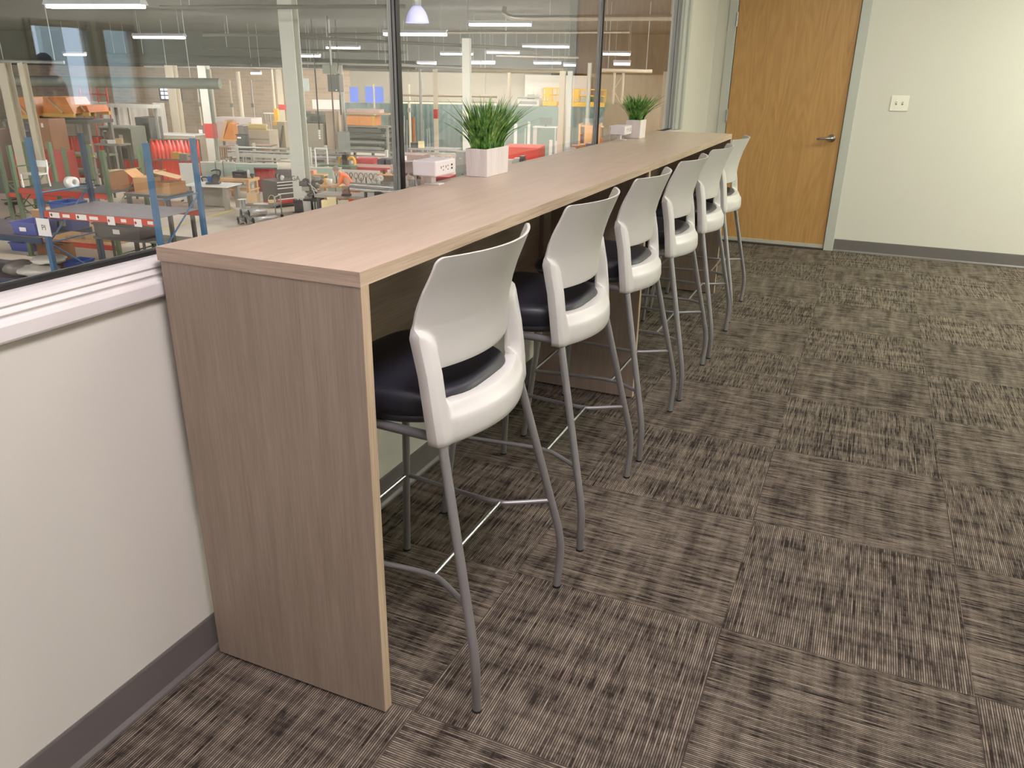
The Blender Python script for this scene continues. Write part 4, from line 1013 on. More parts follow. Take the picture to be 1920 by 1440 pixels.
for i, (v, lb) in enumerate(((234, 'upper yellow tube roll across the beige machine bed'), (239.5, 'lower yellow tube roll across the beige machine bed'))):
    q = P(461, v, 40-.3*(1-i)); o = MB().tube([(0, 0, 0), (mw(42, 40), 0, 0)], .075, 12).build('tube_roll', mat('straw yellow tube', (214, 196, 138), .5), None, q, ROT); tag(o, lb, 'roll', 'yellow tube rolls')
    o.location.z = P(488, 243, 40).z+.076+(.152 if i == 0 else 0)
    o.location.y += .0
t = thing('square_gantry', 'open square tube frame standing behind the beige machine bed', 'frame', tuple(flo(508, 240, 44.6)), ROT)
zt_ = P(508, 213, 44.6).z-FZ
for x in (-.34, .0, .34): MB().box(x-.03, x+.03, -.03, .03, 0, zt_).build('leg', midgrey, t)
MB().box(-.37, .37, -.03, .03, zt_, zt_+.06).build('top_rail', white_m, t)
cabinet('tall beige press with yellow corner, left of the nearest column', 516, 541, 227, 41.2, .9, mat('tan press paint', (160, 150, 128), .5, var=.15), feats=(('panel', .05, .4, .9, 1.0, yellow_st), ('panel', .1, .5, .1, .6, midgrey), ('tube', .5, .9, .3, .9, dkgrey)))
cabinet('yellow painted press head left of the nearest column', 515, 523, 204, 42.6, .4, yellow_st, feats=(('panel', .2, .8, .5, .9, yellow_st),))
cabinet('wide beige press brake behind the nearest column', 556, 617, 230, 38, 1.2, mat('drab machine', (146, 138, 122), .5, var=.08, scale=2), feats=(('panel', 0, 1, .30, .33, midgrey), ('panel', .0, .96, .02, .28, mat('drab dark', (112, 106, 96), .5)), ('top', 0, 1, .985, 1.0, ltgrey)))
cabinet('dark drive unit on top of the press brake', 575, 612, 214, 38, .7, mat('grey green motor', (104, 106, 94), .5, var=.25), vb=230, feats=(('wheel', .02, .1, .5, .5, ltgrey), ('panel', .3, .9, .2, .8, dkgrey)))
cabinet('top beam unit over the press brake', 556, 613, 207.5, 38.3, .5, midgrey, vb=213.5, feats=(('panel', .02, .2, .2, .9, white_m), ('panel', .55, .7, .1, 1.3, brick)))
cabinet('tall tan machine column right of the press brake', 614, 629, 208, 37.5, .7, mat('tan machine', (158, 140, 122), .5, var=.06), feats=(('panel', .1, .9, .05, .5, mat('tan machine', (158, 140, 122), .5)), ('mark', .55, .65, .30, .33, white_m)))
cabinet('grey electrical cabinet right of the tan machine column', 635, 652, 247, 36, .5, mat('slate cabinet', (118, 124, 120), .5), feats=(('door', .05, .95, .05, .97, mat('slate cabinet', (118, 124, 120), .5)),))
t = thing('hoist', 'dark hoist box hanging from a rail above the press brake', 'hoist', tuple(P(630, 172, 36)), ROT)
h_ = mw(30, 36)
MB().box(-.28, .28, -.25, .25, 0, h_, None, .02).build('body', dkgrey, t); MB().box(-.5, .12, -.2, .2, h_+.03, h_+.4).build('trolley', mat('grey green rail', (120, 124, 112), 0.6), t)
for x, z in ((-.2, .0), (.2, .0)): MB().tube([(x*.4, 0, h_), (x, 0, h_+.45)], .02, 6).build('hanger', darkblk, t)
MB().tube([(-.15, 0, h_+.4), (-.15, 0, 3.5-P(630, 172, 36).z)], .05, 6).build('suspension', galv, t)
MB().box(.10, .16, -.262, -.2505, .05, .1).build('lamp_eye', white_m, t)
for i, (u0, v0, u1, v1, D, lb) in enumerate(((590, 128, 600, 246, 36, 'dark hoist cable ending in white beads, left one'), (622, 170, 634, 305, 34, 'long dark hoist cable running down to the bar rails'), (637, 178, 641, 216, 36.2, 'short dark cable right of the hoist box'))):
    a = P(u0, v0, D); b_ = P(u1, v1, D); b_ = Vector((a.x, a.y, b_.z))
    t = thing('hoist_cable', lb, 'cable', tuple(a)); MB().tube([(0, 0, 0), (0, 0, b_.z-a.z)], .035, 6).build('wire', darkblk if i != 1 else mat('brown cable', (96, 76, 68), .6), t)
    MB().tube([(0, 0, 0), (0, 0, 3.5-a.z)], .02, 6).build('hanger', darkblk, t)
    if i == 0:
        for k in range(4): MB().blob((0, 0, b_.z-a.z-.06-.11*k), .06, .06, .05, 0, 8, 5).build('bead', white_m, t)
# pipe railing frame of drab machine and wood racks
def rackframe(label, u0, u1, vt, vb, D, m, n=7, name='slatted_rack'):
    a, b_ = P(u0, vt, D), P(u1, vt, D); c = (a+b_)/2; w_ = (b_-a).length; zt_ = c.z-FZ; zb_ = max(.1, P((u0+u1)/2, vb, D).z-FZ)
    t = thing(name, label, 'rack', (c.x, c.y, FZ), ROT)
    MB().box(-w_/2, w_/2, -.3, .3, zt_-.05, zt_).build('top_board', m, t)
    for i in range(n): x = -w_/2+.05+(w_-.1)*i/(n-1); MB().box(x-.03, x+.03, -.28, -.22, zb_, zt_-.0505).build('slat', m, t)
    MB().box(-w_/2, w_/2, -.3, .3, zb_-.06, zb_-.0005).build('bottom_board', m, t)
    for x in (-w_/2+.05, w_/2-.05): MB().box(x-.04, x+.04, -.04, .04, 0, zb_-.0605).build('leg', m, t)
    return t
rackframe('slatted wooden rack below the yellow chute', 404, 440, 274, 297, 36.4, mat('weathered timber', (150, 122, 104), .7, var=.15), 8)
rackframe('long slatted wooden rack under the beige machine bed', 470, 516, 271, 280, 36, mat('weathered timber', (150, 122, 104), .7, var=.15), 9)
# ---- bundles of long bar on stands
t = thing('bar_rack', 'long rack of parallel silver bars crossing the hall behind the bench', 'rack', tuple(flo(600, 290, 32)), 0.0)
a0 = P(430, 276, 33); b0 = P(905, 293, 30.5)
dirv = (b0-a0); 
for i, (dz, dy) in enumerate(((0, 0), (-.14, -.1), (-.30, -.2), (-.46, -.3), (-.02, .5))):
    o_ = Vector((0, dy, dz)); MB().tube([a0+o_-t.location, b0+o_-t.location], .03, 8).build('bar', bright if i % 2 == 0 else galv, t)
for k in (.06, .36, .66, .95):
    q = a0.lerp(b0, k)-t.location
    MB().box(q.x-.05, q.x+.05, q.y-.45, q.y-.36, 0, q.z+.15).box(q.x-.05, q.x+.05, q.y+.6, q.y+.69, 0, q.z+.15).box(q.x-.05, q.x+.05, q.y-.36, q.y+.6, q.z-.60, q.z-.52).build('stand', ltgrey, t)
t = thing('conveyor_frame', 'low grey conveyor frame with side rails under the silver bars', 'conveyor', tuple(flo(505, 300, 33)), ROT)
zt_ = P(505, 286, 33).z-FZ
for y in (-.5, .5): MB().box(-1.6, 3.2, y-.03, y+.03, zt_-.15, zt_).build('side_rail', ltgrey, t)
for i in range(14): MB().tube([(-1.5+.35*i, -.469, zt_-.08), (-1.5+.35*i, .469, zt_-.08)], .05, 8).build('roller', dkgrey, t)
for x in (-1.5, 0, 1.5, 3.1):
    for y in (-.5, .5): MB().box(x-.04, x+.04, y-.028, y+.028, 0, zt_-.151).build('leg', midgrey, t)
def wireframe(label, pts, r, m, D, name, cat):
    q = [P(u, v, D) for u, v in pts]; o_ = Vector((q[0].x, q[0].y, q[0].z)); 
    o = MB().tube([x-o_ for x in q], r, 8).build(name, m, None, o_); return tag(o, label, cat)
t = thing('tube_trolley', 'white tubular frame trolley standing among the silver bars', 'trolley', tuple(flo(604, 300, 31)), ROT)
zt_ = P(604, 278, 31).z-FZ
for x in (-.28, .22):
    MB().tube([(x, 0, .06), (x, 0, zt_)], .035, 8).build('upright', white_m, t); MB().tube([(x, -.3, .05), (x, .3, .05)], .03, 8).build('foot', white_m, t)
MB().tube([(-.28, 0, zt_), (.22, 0, zt_)], .035, 8).build('top_bar', white_m, t); MB().tube([(-.28, 0, .5), (.22, 0, .5)], .03, 8).build('lower_bar', white_m, t)
t = thing('arched_frame', 'small arched white frame on the conveyor line', 'frame', tuple(flo(466, 300, 32)), ROT)
for w_ in (.22, .13):
    zt_ = P(466, 287, 32).z-FZ-(.22-w_); MB().tube([(-w_, 0, 0)]+[(-w_*math.cos(a*PI/8), 0, zt_-w_+w_*math.sin(a*PI/8)) for a in range(9)]+[(w_, 0, 0)], .02, 8).build('arch', ltgrey, t)
# ---- material rack right of the crane post
t = thing('stock_rack', 'grey stock rack of stacked steel bars below the orange crate', 'rack', tuple(flo(694, 260, 38)), ROT)
for lv, v in enumerate((243, 254, 266, 278)):
    z = P(694, v, 38).z-FZ
    MB().box(-1.15, .95, -.5, .5, z-.09, z-.03).build('arm', dkgrey, t)
    for k in range(5):
        L_ = rnd.uniform(.7, 1.0); y = -.42+.2*k
        MB().box(-1.1, -1.1+2.0*L_, y-.07, y+.07, z-.029, z+rnd.uniform(.03, .16)).build('stock_bar', rnd.choice([ltgrey, midgrey, galv, dkgrey]), t)
for x in (-1.05, -.1, .85): MB().box(x-.06, x+.06, .5, .62, 0, 2.35).build('post', midgrey, t)
cabinet('orange crate on top of the stock rack', 653, 711, 216.5, 37.6, .8, orange_st, vb=235, name='crate', cat='crate', feats=(('panel', .0, .43, .05, .95, mat('pale orange', (214, 142, 80), .5)), ('panel', .46, .88, .05, .95, mat('pale orange', (214, 142, 80), .5)), ('panel', .89, .99, 0, 1, yellow_st)))
t = thing('shelf_platform', 'thin shelf platform carrying the orange crate', 'platform', tuple(flo(690, 230, 37.6)), ROT)
zz = P(682, 235, 37.6).z-FZ
MB().box(-.98, 1.15, -.45, .45, zz-.06, zz-.001).build('board', midgrey, t)
for x in (-.93, 1.1): MB().box(x-.05, x+.05, -.44, -.36, 0, zz-.061).build('leg', midgrey, t); MB().box(x-.05, x+.05, .36, .44, 0, zz-.061).build('leg', midgrey, t)
MB().box(-.98, 1.15, -.4, .4, P(682, 213, 37.6).z-FZ, P(682, 211, 37.6).z-FZ).build('upper_board', pine, t)
for x in (-.93, 1.1): MB().box(x-.03, x+.03, .40, .46, zz-.05, P(682, 211, 37.6).z-FZ).build('rear_post', midgrey, t)
o = MB().box(-.9, .75, -.3, .3, 0, .16).build('timber_stack', pinkish, None, (P(688, 211, 37.6).x, P(688, 211, 37.6).y, P(682, 211, 37.6).z+.001), ROT); tag(o, 'flat stack of pinkish boards on the shelf above the orange crate', 'timber')
# red / white striped bins in front of the stock rack
t = thing('bin_row', 'row of red and white bins behind the hanging tools', 'bins', tuple(flo(702, 320, 31)), ROT)
zt_ = P(702, 296, 31).z-FZ; zb_ = P(702, 306, 31).z-FZ
MB().box(-.75, .78, -.3, .3, zb_-.5, zb_-.001).build('case', mat('pale pink case', (196, 168, 160), .5), t)
for x0, x1, m in ((-.70, -.52, redp), (-.44, .06, redp), (.24, .54, darkblk), (.58, .76, dkgrey)): MB().box(x0, x1, -.28, .28, zb_, zt_).build('bin', m, t)
MB().box(-.76, .8, .285, .3, zb_, zt_+.03).build('back_board', ltgrey, t); MB().box(-.75, .75, -.31, -.3005, zb_-.28, zb_-.12).build('stripe', redp, t)
MB().box(-.7, .7, -.25, .25, 0, zb_-.5005).build('pedestal', midgrey, t)
# yellow machine with horn
t = thing('yellow_saw', 'yellow and black sawing machine in front of the crane post', 'machine', tuple(flo(650, 315, 30)), ROT)
zz = P(650, 311, 30).z-FZ
MB().box(-.5, .3, -.3, .3, 0, zz-.001).build('stand', dkgrey, t); MB().tube(smooth_path([(-.25, 0, zz), (-.27, 0, zz+.25), (-.12, 0, zz+.33)], 4), .05, 8).build('guard', yellow_st, t)
MB().box(-.12, .06, -.12, .12, zz, zz+.42).build('motor', darkblk, t); MB().tube(smooth_path([(.07, 0, zz+.25), (.25, 0, zz+.32), (.34, 0, zz+.18), (.32, 0, zz+.05)], 4), .06, 8).build('arm', yellow_st, t)
# ---- bench row around the worker
peg = thing('tool_board', 'white pegboard hung with looped tools behind the worker in orange', 'tool board', tuple(flo(668, 330, 27)), ROT)
zt_, zb_ = P(668, 318, 27).z-FZ, P(668, 345, 27).z-FZ
MB().box(-.85, .85, -.02, .02, zb_, zt_).build('board', white_m, peg)
for x in (-.8, .8): MB().box(x-.03, x+.03, .0205, .06, 0, zt_).build('post', midgrey, peg)
for k in range(9):
    x = -.72+.18*k; r_ = .05+.02*(k % 3); pts_ = [(x+r_*math.cos(a*PI/6), -.04, zt_-.10-r_*1.4+1.5*r_*math.sin(a*PI/6)) for a in range(12)]; pts_.append(pts_[0])
    MB().tube(pts_, .012, 6).build('hanging_tool', dkgrey if k % 2 else midgrey, peg)
    MB().box(x-.015, x+.015, -.06, -.03, zt_-.5, zt_-.25).build('hanging_tool', midgrey if k % 3 else darkblk, peg)
t = thing('shelf_unit', 'wooden wall shelf of jars right of the tool board', 'shelf', tuple(flo(728, 330, 26.6)), ROT)
zz = P(728, 326, 26.6).z-FZ
MB().box(-.33, .42, -.18, .18, zz-.04, zz).build('board', pine, t)
for x in (-.28, .38): MB().box(x-.03, x+.03, .1, .16, 0, zz-.0405).build('post', midgrey, t)
MB().box(-.3, .4, .12, .16, .9, zz-.0405).build('back_panel', mat('drab dark', (112, 106, 96), .5), t)
for x, lb, m in ((-.15, 'dark jar on the shelf right of the tool board', dkgrey), (.02, 'white jar in the middle of that wall shelf', white_m), (.18, 'pale tin right of the white jar', ltgrey), (.34, 'brown tin at the end of the wall shelf', browncl)):
    q = Vector((t.location.x+x*math.cos(ROT), t.location.y+x*math.sin(ROT), FZ+zz+.001)); o = MB().lathe([(0, 0), (.05, 0), (.05, .12), (.045, .14), (0, .14)], 12).build('jar', m, None, q); tag(o, lb, 'jar', 'jars on the wall shelf')
o = MB().lathe([(.03, -.03), (.1, -.03), (.1, .03), (.03, .03), (.03, -.03)], 20, (0, 0, .1), axis='Y').build('white_wheel', white_m, None, (0, 0, 0), ROT); q = P(713, 334, 25.6); o.location = (q.x, q.y, q.z-.1); tag(o, 'small white wheel leaning under the wall shelf', 'wheel')
# work table in front of the tools
tb = thing('work_table', 'long steel work table in front of the worker in orange', 'table', tuple(flo(655, 380, 24.0)), ROT)
zt_ = P(655, 363, 24.0).z-FZ
MB().box(-.95, 2.2, -.40, .40, zt_-.08, zt_).build('table_top', mat('worn steel top', (150, 146, 138), .4, .3, var=.15), tb)
for x in (-.85, .6, 2.1):
    for y in (-.34, .34): MB().box(x-.04, x+.04, y-.04, y+.04, 0, zt_-.0805).build('leg', dkgrey, tb)
MB().box(-.85, 2.1, -.3, .3, .25, .29).build('lower_shelf', dkgrey, tb)
bc = thing('back_bench', 'timber bench behind the worker, under the tool board', 'bench', tuple(flo(640, 345, 26.2)), ROT)
zb2 = P(640, 347, 26.2).z-FZ
MB().box(-.75, 1.7, -.3, .3, zb2-.06, zb2).build('bench_top', pine, bc)
for x in (-.7, .5, 1.6):
    for y in (-.25, .25): MB().box(x-.04, x+.04, y-.04, y+.04, 0, zb2-.0605).build('leg', pine, bc)
MB().box(-.7, 1.6, -.25, .25, .4, .44).build('lower_shelf', cardb, bc)
def onb(u, D, z, root): q = P(u, 345, D); return Vector((q.x, q.y, FZ+z))
o = MB().lathe([(0, 0), (.085, 0), (.10, .20), (.092, .20), (.078, .01), (0, .01)], 18).build('bucket', white_m, None, onb(618, 26.1, zb2+.001, bc)); tag(o, 'white bucket on the timber bench left of the worker', 'bucket')
o = MB().lathe([(0, 0), (.07, 0), (.09, .12), (.1, .16), (.06, .2), (0, .2)], 14).build('yellow_pot', yellow_st, None, onb(612, 26.3, zb2+.001, bc)); tag(o, 'yellow pot behind the white bucket', 'pot')
t = thing('bottle_crate', 'small rack of pale green bottles under the white wheel', 'rack', tuple(onb(703, 26.0, zb2+.001, bc)), ROT)
MB().box(-.2, .22, -.06, .06, 0, .06).build('tray', dkgrey, t)
for k in range(5): MB().lathe([(0, .061), (.03, .061), (.03, .13), (.012, .16), (0, .16)], 10, (-.16+.08*k, 0, 0)).build('bottle', mint, t)
for i, (v, D, r_, lb) in enumerate(((346, 23.6, .075, 'bright steel pipe across the work table, upper one'), (354, 23.3, .065, 'bright steel pipe across the work table, lower one'))):
    a = P(657, v-.0, D); b_ = P(770, v+9, D-.6); t = thing('steel_pipe', lb, 'pipe', tuple(a), 0, 'pipes on the work table')
    MB().tube([(0, 0, 0), tuple(b_-a)], r_, 16).build('tube', bright, t)
    for k in (.25, .8): q = (b_-a)*k; MB().box(q.x-.03, q.x+.03, q.y-.03, q.y+.03, zt_+FZ-a.z+.001, q.z-r_*.95).build('stand', dkgrey, t)
t = thing('pipe_vise', 'rusty pipe clamp at the end of the steel pipes beside the worker', 'clamp', tuple(P(649, 362, 23.5)), ROT)
zr = zt_+FZ-t.location.z; 
MB().box(-.12, .12, -.1, .1, zr+.001, zr+.06).build('foot', darkblk, t); MB().box(-.11, .11, -.08, .08, zr+.0605, zr+.30, None, .02).build('jaw', mat('rusty brown steel', (118, 92, 80), .6, var=.25, scale=12), t); MB().tube([(0, -.1, zr+.2), (.0, -.24, zr+.22)], .015, 6).build('crank', galv, t)
cabinet('dark roller bracket under the lower steel pipe', 704, 713, 358, 23.0, .3, darkblk, name='roller_bracket', cat='bracket', feats=(('panel', .2, .8, .5, .9, midgrey),))
# cluttered black machine on legs
t = thing('engine_stand', 'black cluttered engine on a stand, right of the nearest column', 'engine', tuple(flo(590, 385, 24.6)), ROT)
z0 = P(590, 371, 24.6).z-FZ
MB().box(-.26, .22, -.25, .25, z0-.06, z0-.0).build('stand_top', darkblk, t)
for x in (-.02, .06, .14, .2): MB().box(x-.02, x+.02, -.2, .2, 0, z0-.0605).build('leg', galv if x != -.02 else darkblk, t)
rr = random.Random(4); brn = mat('oily brown metal', (92, 78, 72), .5, .3, var=.4, scale=14)
for k in range(22):
    x, y, z = rr.uniform(-.22, .2), rr.uniform(-.2, .2), z0+.03+.026*k
    m_ = rr.choice([darkblk, brn, brn, midgrey, dkgrey])
    if k % 3 == 0: MB().cbox((x, y, z-.02), rr.uniform(.12, .3), rr.uniform(.1, .25), rr.uniform(.08, .14), rr.uniform(0, 1.5), .01).build('engine_block', m_, t)
    elif k % 3 == 1: MB().tube([(x-.12, y, z), (x+.1, y+.05, z+rr.uniform(-.05, .08))], rr.uniform(.03, .06), 10).build('engine_pipe', m_, t)
    else: MB().blob((x, y, z+.02), rr.uniform(.06, .11), rr.uniform(.06, .1), rr.uniform(.05, .09), .22, 8, 6, rr).build('engine_piece', m_, t)
for k in range(4): MB().tube(smooth_path([(rr.uniform(-.2, .2), -.2, z0+rr.uniform(.05, .5)), (rr.uniform(-.25, .25), -.28, z0+rr.uniform(.1, .6)), (rr.uniform(-.2, .2), -.2, z0+rr.uniform(.2, .7))], 4), .014, 6).build('hose', rr.choice([darkblk, ltgrey]), t)
o = MB().lathe([(0, 0), (.17, 0), (.19, .62), (.175, .62), (.16, .02), (0, .02)], 20).build('waste_drum', ltgrey, None, flo(580, 398, 25.4)); tag(o, 'pale grey drum beside the foot of the nearest column', 'drum')
t = thing('wall_shelf', 'pine shelf with a pink box, right of the nearest column', 'shelf', tuple(flo(590, 330, 27.4)), ROT)
zz = P(590, 326, 27.4).z-FZ
MB().box(-.45, .42, -.2, .2, zz-.05, zz).build('board', pine, t)
for x in (-.4, .36): MB().box(x-.03, x+.03, .1, .16, 0, zz-.0505).build('post', midgrey, t)
MB().box(-.45, .42, .16, .19, .6, zz-.051).build('back_panel', mint, t)
carton('pinkish carton on the pine shelf', (t.location.x-.18, t.location.y-.04, FZ+zz+.001), .42, .26, .13, ROT, mat('pink carton', (206, 150, 128), .8))
for i, (u, v, D, w_, lb) in enumerate(((611, 388, 23.2, .2, 'pale carton scrap below the work table'), (622, 386, 23.0, .26, 'cream torn carton below the work table'))):
    carton(lb, tuple(flo(u, v, D)), w_, w_*.8, .85+.1*i, ROT+.4*i, mat('cream card', (220, 206, 160), .8))
t = thing('garden_hose', 'green hose coiled on top of the bench partition', 'hose', tuple(P(625, 314, 28)), ROT)
# ---- partitions, wood benches, drawer chest
def partition(label, u0, u1, vt, D, m, cap=None):
    a, b_ = P(u0, vt, D), P(u1, vt, D); c = (a+b_)/2; w_ = (b_-a).length
    t = thing('partition_panel', label, 'partition', (c.x, c.y, FZ), math.atan2(b_.y-a.y, b_.x-a.x), 'pale green partitions')
    MB().box(-w_/2, w_/2, -.03, .03, 0.02, c.z-FZ-.04).build('panel', m, t); MB().box(-w_/2, w_/2, -.05, .05, c.z-FZ-.04, c.z-FZ).build('cap_rail', white_m, t)
    for x in (-w_/2+.1, w_/2-.1): MB().box(x-.03, x+.03, -.25, .25, 0, .0195).build('foot', midgrey, t)
    return t
partition('pale green partition behind the chop saw table', 376, 440, 303, 29.6, mint)
partition('pale green partition behind the timber workbench', 440, 520, 306, 30.2, mint)
partition('pale green partition under the hose, behind the tool board', 560, 640, 313, 28.4, mint)
partition('white partition panel left of the chop saw table', 336, 372, 306, 27.2, white_m)
hp = bpy.data.objects['garden_hose']; z_ = P(600, 313, 28.4).z+.03
hp.location = (P(628, 313, 28.4).x, P(628, 313, 28.4).y, z_)
rr = random.Random(8)
MB().tube(smooth_path([(-.6, .0, .01), (-.3, .05, .02), (0, -.04, .03), (.3, .04, .02), (.55, 0, .03), (.8, .0, .01)], 5), .03, 8).build('hose', mat('green hose', (60, 120, 84), .5), hp)
def table(label, u0, u1, vt, D, dep, top, legm, th=.05, name='workbench', shelf=None, legw=.06, rz=None):
    c = P((u0+u1)/2, vt, D); w_ = mw(u1-u0, D)/1.02; h = c.z-FZ
    t = thing(name, label, 'table', (c.x, c.y, FZ), ROT if rz is None else rz)
    MB().box(-w_/2, w_/2, -dep/2, dep/2, h-th, h).build('table_top', top, t)
    for sx in (-1, 1):
        for sy in (-1, 1): x = sx*(w_/2-legw); y = sy*(dep/2-legw); MB().box(x-legw/2, x+legw/2, y-legw/2, y+legw/2, 0, h-th-.0005).build('leg', legm, t)
    if shelf: MB().box(-w_/2+.02, w_/2-.02, -dep/2+.02, dep/2-.02, h*shelf, h*shelf+.05).build('lower_shelf', top if not isinstance(shelf, tuple) else legm, t)
    return t, h, w_
t, hs, ws = table('white-topped chop saw table on thick grey legs', 352, 444, 345, 26.4, 1.0, white_m, mat('grey bench leg', (140, 134, 124), .6), .035, legw=.14)
MB().box(-.45, .3, .1, .45, .05, hs-.04).build('side_panel', mat('grey bench leg', (140, 134, 124), .6), t)
sw_ = thing('chop_saw', 'blue and black chop saw on the white-topped table', 'saw', (t.location.x+.0, t.location.y+.05, FZ+hs+.001), ROT+.3)
MB().box(-.22, .22, -.15, .15, 0, .06).build('base', darkblk, sw_); MB().tube([(-.16, 0, .16), (.12, 0, .16)], .09, 14).build('motor', mat('blue motor', (40, 92, 172), .4), sw_)
MB().tube(smooth_path([(.1, 0, .1), (.24, 0, .28), (.26, 0, .42), (.12, 0, .46), (-.02, 0, .42)], 4), .022, 8).build('handle_frame', darkblk, sw_); MB().lathe([(0, -.015), (.14, -.015), (.14, .015), (0, .015)], 20, (.12, -.12, .20), axis='Y').build('blade_guard', dkgrey, sw_)
MB().tube(smooth_path([(-.34, 0, .07), (-.36, 0, .2), (-.22, 0, .22), (-.15, 0, .16)], 4), .02, 8).build('carry_handle', darkblk, sw_)
t, hs, ws = table('long timber workbench with a thick top behind the chop saw table', 418, 479, 333, 28.6, .8, pine, pine, .10, shelf=.42, legw=.10)
def ont(root, x, y, z): c, s = math.cos(root.rotation_euler.z), math.sin(root.rotation_euler.z); return (root.location.x+x*c-y*s, root.location.y+x*s+y*c, FZ+z)
k = thing('tool_case', 'black tool case on the timber workbench', 'tool case', ont(t, .05, .05, hs+.001), ROT)
MB().box(-.26, .24, -.16, .16, 0, .22, None, .02).build('case', darkblk, k); MB().tube([(-.1, 0, .22), (-.1, 0, .26), (.1, 0, .26), (.1, 0, .22)], .012, 6).build('handle', dkgrey, k); MB().box(-.14, .1, -.166, -.1605, .10, .13).build('latch', midgrey, k)
o = MB().lathe([(0, 0), (.05, 0), (.05, .26), (.03, .29), (0, .29)], 12).build('spray_can', white_m, None, ont(t, .36, .02, hs+.001)); tag(o, 'white can standing beside the black tool case', 'can')
o = MB().lathe([(0, 0), (.03, 0), (.08, .12), (.1, .13), (.03, .16), (0, .16)], 12).build('funnel', darkblk, None, ont(t, .52, 0, hs+.001)); tag(o, 'small black funnel at the right end of the timber workbench', 'funnel')
rr = random.Random(3)
for i in range(5):
    o = MB().box(-.1, .1, -.1, .1, 0, rr.uniform(.08, .2)).build('scrap_block', rr.choice([cardb, midgrey, pine, ltgrey]), None, ont(t, -.4+.2*i, .0, hs*.42+.051), ROT+rr.uniform(-.4, .4)); tag(o, ['brown', 'grey', 'mixed', 'plain', 'odd'][i]+' scrap block on the lower shelf of the timber workbench, number %d from the left' % (i+1) if False else ['leftmost scrap block on the lower shelf of the timber workbench', 'second scrap block from the left on the lower workbench shelf', 'middle scrap block on the lower workbench shelf', 'fourth scrap block from the left on the lower workbench shelf', 'rightmost scrap block on the lower workbench shelf'][i], 'block', 'scrap blocks under the workbench')
# drawer chest
c = P(523, 336, 27.0); h = c.z-FZ
ch = thing('drawer_chest', 'tall black drawer chest with white handles, left of the nearest column', 'chest', tuple(flo(524, 336, 27.0)), ROT-.55)
MB().box(-.38, .42, -.48, .48, .08, h).build('body', mat('charcoal chest', (72, 68, 64), .45, var=.06), ch)
for x in (-.3, .3):
    for y in (-.4, .4): MB().lathe([(0, -.03), (.04, -.03), (.04, .03), (0, .03)], 12, (x, y, .04), axis='X').build('caster', darkblk, ch)
zz = .14; k = 0
while zz < h-.1:
    dh = .10 if k > 2 else .18
    d = MB().box(.4205, .432, -.44, .44, zz, zz+dh-.012).build('drawer', darkblk if k else redp, ch); MB().box(.4325, .45, -.38, .38, zz+dh-.045, zz+dh-.02).build('handle', white_m, d); zz += dh; k += 1
rr = random.Random(6)
cl = mat('black tooling', (56, 54, 58), .5, .3, var=.4, scale=12)
for i, lb in enumerate(('leftmost black tooling piece on top of the drawer chest', 'silver tooling piece on top of the drawer chest', 'tall dark tooling piece on top of the drawer chest', 'white fitting at the right on top of the drawer chest')):
    q = ch.location+Vector((-.2+.16*i, .1-.1*i, h+.001)); o = MB().blob((0, 0, .085), .07, .07, .085+.04*(i == 2), .2, 9, 6, rr).build('tooling', [cl, galv, cl, white_m][i], None, q); tag(o, lb, 'tooling', 'tooling on the drawer chest')
sheet(519, 546, 318, 27.8, mat('dark tool net', (92, 90, 92), .5, var=.3, scale=20), 'dark mesh board hung with small tools, behind the drawer chest', 'mesh_board', 'tool board')
# cart with carton and basket
ct = thing('steel_cart', 'grey steel cart with two shelves, in front of the drawer chest', 'cart', tuple(flo(493, 385, 24.8)), ROT+.15)
hc = P(493, 381, 24.8).z-FZ
MB().box(-.5, .5, -.3, .3, hc-.03, hc).build('top_shelf', midgrey, ct); MB().box(-.5, .5, -.3, .3, .42, .45).build('lower_shelf', midgrey, ct)
for x in (-.48, .48):
    for y in (-.28, .28): MB().box(x-.018, x+.018, y-.018, y+.018, .06, hc+(.24 if x > 0 else 0)).build('post', galv, ct); MB().lathe([(0, -.02), (.05, -.02), (.05, .02), (0, .02)], 12, (x, y, .05), axis='Y').build('caster', darkblk, ct)
MB().tube([(.48, -.28, hc+.24), (.48, .28, hc+.24)], .015, 8).build('push_handle', galv, ct)
def onc(x, y, z): c, s = math.cos(ROT+.15), math.sin(ROT+.15); return (ct.location.x+x*c-y*s, ct.location.y+x*s+y*c, FZ+z)
carton('tan carton standing on the left of the steel cart', onc(-.32, .08, hc+.001), .32, .26, .30, ROT+.15, cardb2)
for i, (x, lb) in enumerate(((-.1, 'stack of white papers on the steel cart'), (.1, 'loose pale papers in the middle of the steel cart'))):
    o = MB().box(-.12, .12, -.1, .1, 0, .02+.01*i).build('papers', paper, None, onc(x, -.12, hc+.001), ROT+.3*i); tag(o, lb, 'paper')
b = thing('basket', 'woven basket with a looped handle on the right of the steel cart', 'basket', onc(.30, .0, hc+.001), ROT)
MB().lathe([(0, 0), (.10, 0), (.13, .10), (.12, .10), (.09, .012), (0, .012)], 18).build('bowl', mat('straw basket', (206, 184, 132), .7, var=.2, scale=30), b); MB().tube([(-.12*math.cos(a*PI/8), 0, .1+.16*math.sin(a*PI/8)) for a in range(9)], .01, 6).build('handle', mat('straw basket', (206, 184, 132), .7), b)
o = MB().blob((0, 0, .05), .1, .08, .05, .2, 8, 5, rr).build('red_rag', mat('red cloth', (150, 40, 48), .8), None, onc(.1, 0, .451)); tag(o, 'dark red rag on the lower shelf of the steel cart', 'rag')
